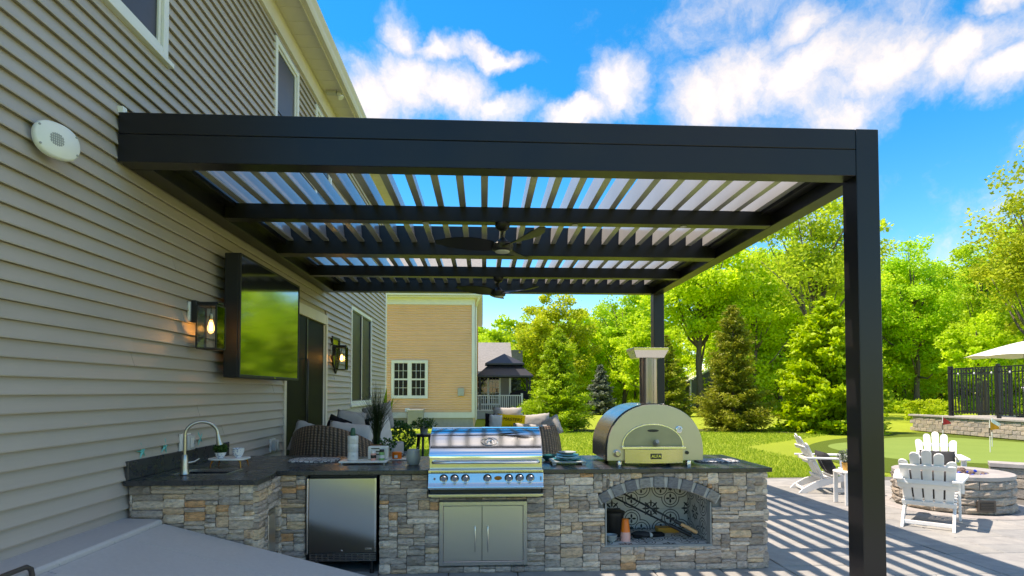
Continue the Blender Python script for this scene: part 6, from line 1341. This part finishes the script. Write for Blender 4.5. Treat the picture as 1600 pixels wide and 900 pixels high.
# ================================================================== trees
F_PX, HZ = 890.0, 612.0
def gpos(px, D):          # a point on the ground seen at picture column px, D metres along the view
    yw = R(2.83); xc = (px-800)/F_PX*D; return (xc*math.cos(yw)+D*math.sin(yw), D*math.cos(yw)-xc*math.sin(yw))
def trees():
    def at(px, D): x, y = gpos(px, D); return (x, y, -0.03)
    wide = lambda t: (0.55+0.45*math.sin(PI*min(1,t*1.3+0.25)))*(1-t)**0.55
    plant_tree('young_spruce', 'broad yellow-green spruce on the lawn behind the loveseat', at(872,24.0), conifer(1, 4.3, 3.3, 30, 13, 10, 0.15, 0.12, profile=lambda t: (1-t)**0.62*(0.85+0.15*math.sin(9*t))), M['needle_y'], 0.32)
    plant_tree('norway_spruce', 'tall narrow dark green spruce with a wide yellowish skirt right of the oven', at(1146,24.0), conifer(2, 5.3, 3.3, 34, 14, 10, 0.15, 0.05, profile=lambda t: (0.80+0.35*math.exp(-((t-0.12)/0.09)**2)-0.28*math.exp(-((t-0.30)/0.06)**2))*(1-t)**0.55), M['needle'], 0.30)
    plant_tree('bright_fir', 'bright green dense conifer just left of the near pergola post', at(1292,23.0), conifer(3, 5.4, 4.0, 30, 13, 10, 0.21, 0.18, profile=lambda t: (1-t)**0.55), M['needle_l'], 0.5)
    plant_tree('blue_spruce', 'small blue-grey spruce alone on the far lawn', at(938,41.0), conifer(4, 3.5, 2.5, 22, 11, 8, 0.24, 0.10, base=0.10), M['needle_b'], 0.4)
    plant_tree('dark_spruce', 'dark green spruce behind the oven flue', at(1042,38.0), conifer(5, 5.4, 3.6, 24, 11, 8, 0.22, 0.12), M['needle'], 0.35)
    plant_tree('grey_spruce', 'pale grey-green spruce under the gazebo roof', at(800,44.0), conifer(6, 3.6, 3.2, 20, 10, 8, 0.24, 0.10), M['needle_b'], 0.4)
    plant_tree('shade_tree', 'tall maple with a bare pale trunk beside the garden shed', at(1095,47.0), decid(21, 15.5, 9.0, 0.36, 120, 190, 0.28, trunk_r=0.33, limbs=18), M['leaf_a'], 0.7)
    plant_tree('oak_tree', 'tall airy oak with leaning limbs behind the pergola side beam', at(1285,36.0), decid(22, 15.2, 8.5, 0.40, 95, 130, 0.24, trunk_r=0.22, limbs=26, lean=(-0.8,0)), M['leaf_c'], 0.65)
    plant_tree('slender_tree', 'slender rounded green tree standing out right of the near post', at(1538,40.0), decid(23, 13.4, 5.2, 0.15, 90, 210, 0.19, trunk_r=0.16, limbs=18), M['leaf_b'], 0.65)
    plant_tree('edge_oak', 'tall olive-green oak reaching highest at the right edge', at(1640,33.0), decid(24, 17.2, 7.6, 0.22, 95, 150, 0.24, trunk_r=0.25, limbs=26), M['leaf_c'], 0.65)
    plant_tree('yellow_maple', 'yellow-green maple with a domed crown right of the gazebo', at(862,45.0), decid(25, 9.9, 6.4, 0.08, 120, 190, 0.21, trunk_r=0.15), M['leaf_a'], 0.7)
    plant_tree('grey_stem_tree', 'leafy tree with grey stems left of the oven flue', at(975,52.0), decid(26, 11.0, 7.0, 0.15, 105, 190, 0.23, trunk_r=0.2, limbs=22), M['leaf_b'], 0.7)
    plant_tree('beech_tree', 'full pale green tree between the post and the slender tree', at(1432,46.0), decid(27, 14.2, 7.8, 0.10, 120, 190, 0.22), M['leaf_b'], 0.7)
    plant_tree('sapling', 'thin reddish-brown stemmed tree behind the umbrella', at(1530,36.0), decid(28, 6.8, 4.4, 0.30, 60, 140, 0.2, trunk_r=0.09, limbs=16), M['leaf_a'], 0.65)
    plant_tree('yellow_bush', 'low yellow-green bush beside the left end of the picket fence', at(1452,30.0), decid(29, 1.5, 3.0, 0.02, 40, 120, 0.12, limbs=6, trunk_r=0.03), M['leaf_a'], 0.6, cat='bush')
    plant_tree('garden_bush', 'yellowish bush left of the broad spruce by the covered barbecue', at(842,29.5), decid(30, 1.9, 2.2, 0.02, 40, 120, 0.12, limbs=8, trunk_r=0.03), M['leaf_c'], 0.6, cat='bush')
    # the wood behind: a mass nobody could count
    prot = [decid(100+k, 12.0, [7.5,6.5,8.5,7.0,6.0][k], [0.03,0.06,0.02,0.12,0.02][k], 92, 100, 0.27, limbs=10, trunk_r=0.16) for k in range(5)]
    rg = np.random.default_rng(5); tops = [(600,500),(740,497),(790,480),(850,470),(950,458),(1050,440),(1120,400),(1190,360),(1260,330),(1340,335),(1410,350),(1470,388),(1540,390),(1600,300),(1700,300),(2200,330)]
    tx = [a for a, b in tops]; ty = [b for a, b in tops]; Q = []; Tn = []; TV = []; TF = []; nv = 0
    spots = []
    for D0, D1, step in ((46,52,46),(53,60,40),(61,70,36)):
        px = 735
        while px < 2150: spots.append((px+rg.uniform(-16,16), rg.uniform(D0,D1))); px += step*rg.uniform(0.8,1.25)*(1 if px < 1650 else 1.9)
    for k in range(9): spots.append(('back', k))
    for px, D in spots:
        if px == 'back': x, y = -22+D*7+rg.uniform(-1,1), -52+rg.uniform(-5,5); H = rg.uniform(8,12)
        else:
            x, y = gpos(px, D); H = 1.6+(HZ-np.interp(px, tx, ty))/(F_PX/D)*rg.uniform(0.74,1.0)
            if x < -1.5 and y < 50: continue
            if (1045 < px < 1125 and D < 60) or (900 < px < 975 and D < 50): continue
        g = prot[rg.integers(5)]; s = H/12.0; a = rg.uniform(0,2*PI); ca, sa = math.cos(a), math.sin(a); Rm = np.array([[ca,-sa,0],[sa,ca,0],[0,0,1]])
        sw = min(max(s, 0.75), 1.15); S = np.array([sw,sw,s])
        q = leaf_quads(g[0]*S, g[3]*1.0, 0.9, 0.7, rng=rg); q = (q.reshape(-1,3) @ Rm.T + np.array([x,y,-0.03])).reshape(-1,4,3); Q.append(q); Tn.append(np.clip(g[1]*0.8+rg.uniform(-0.15,0.3), 0, 1))
        tv = np.array(g[2][0])*S @ Rm.T + np.array([x,y,-0.03]); TV.append(tv); TF += [tuple(i+nv for i in f) for f in g[2][1]]; nv += len(tv)
    me = quad_mesh('woodland', np.vstack(Q), np.concatenate(Tn), [M['leaf_a'], M['bark']], (np.vstack(TV), TF)); tag(link('woodland', me), 'bright spring-green deciduous wood filling the background', 'woods', kind='stuff')
    # undergrowth along the wood edge
    Q = []; Tn = []
    for px in range(740, 2000, 13):
        D = rg.uniform(43,62); x, y = gpos(px+rg.uniform(-8,8), D); r_ = rg.uniform(0.9,2.0); h = rg.uniform(0.8,2.6); n = 420
        if (abs(px-938) < 40 and D < 54) or (abs(px-1085) < 40 and D < 60): continue
        p = ball_points(n, (x,y,h*0.45), (r_,r_,h*0.55), 0.3); p[:,2] = np.maximum(p[:,2], 0); Q.append(leaf_quads(p, 0.26, 0.3, 0.7, rng=rg)); Tn.append(np.clip(rg.uniform(0.1,0.7)+rg.normal(size=n)*0.2, 0, 1))
    for px in range(730, 2000, 11):
        D = rg.uniform(64,76); x, y = gpos(px+rg.uniform(-8,8), D); n = 260; p = ball_points(n, (x,y,1.7), (2.0,1.5,2.0), 0.2); p[:,2] = np.maximum(p[:,2], 0); Q.append(leaf_quads(p, 0.42, 0.3, 0.8, rng=rg)); Tn.append(np.clip(rg.uniform(0.1,0.6)+rg.normal(size=n)*0.2, 0, 1))
    tag(link('undergrowth', quad_mesh('undergrowth', np.vstack(Q), np.concatenate(Tn), [M['leaf_d']])), 'green undergrowth along the edge of the wood', 'undergrowth', kind='stuff')
    # grass blades on the nearer lawn
    n = 110000; x = rg.uniform(-5, 13, n); y = 10.52+rg.random(n)**1.6*13
    keep = ~((x > 7.7) & (x-7.7 > (y-16.5)*1.2)) & (x < 13); x, y = x[keep], y[keep]; n = len(x); h = rg.uniform(0.025,0.06,n); a = rg.uniform(0,2*PI,n); wd = 0.004+0.0004*y
    d = np.stack([np.cos(a)*wd, np.sin(a)*wd, 0*a], 1); p = np.stack([x,y,np.full(n,-0.031)], 1); tp = p+np.stack([rg.normal(size=n)*0.02, rg.normal(size=n)*0.02, h], 1)
    q = np.stack([p-d, p+d, tp+d*0.25, tp-d*0.25], 1); tag(link('grass', quad_mesh('grass', q, rg.random(n), [M['blade']])), 'mown green grass blades of the lawn', 'grass', kind='stuff')
trees()
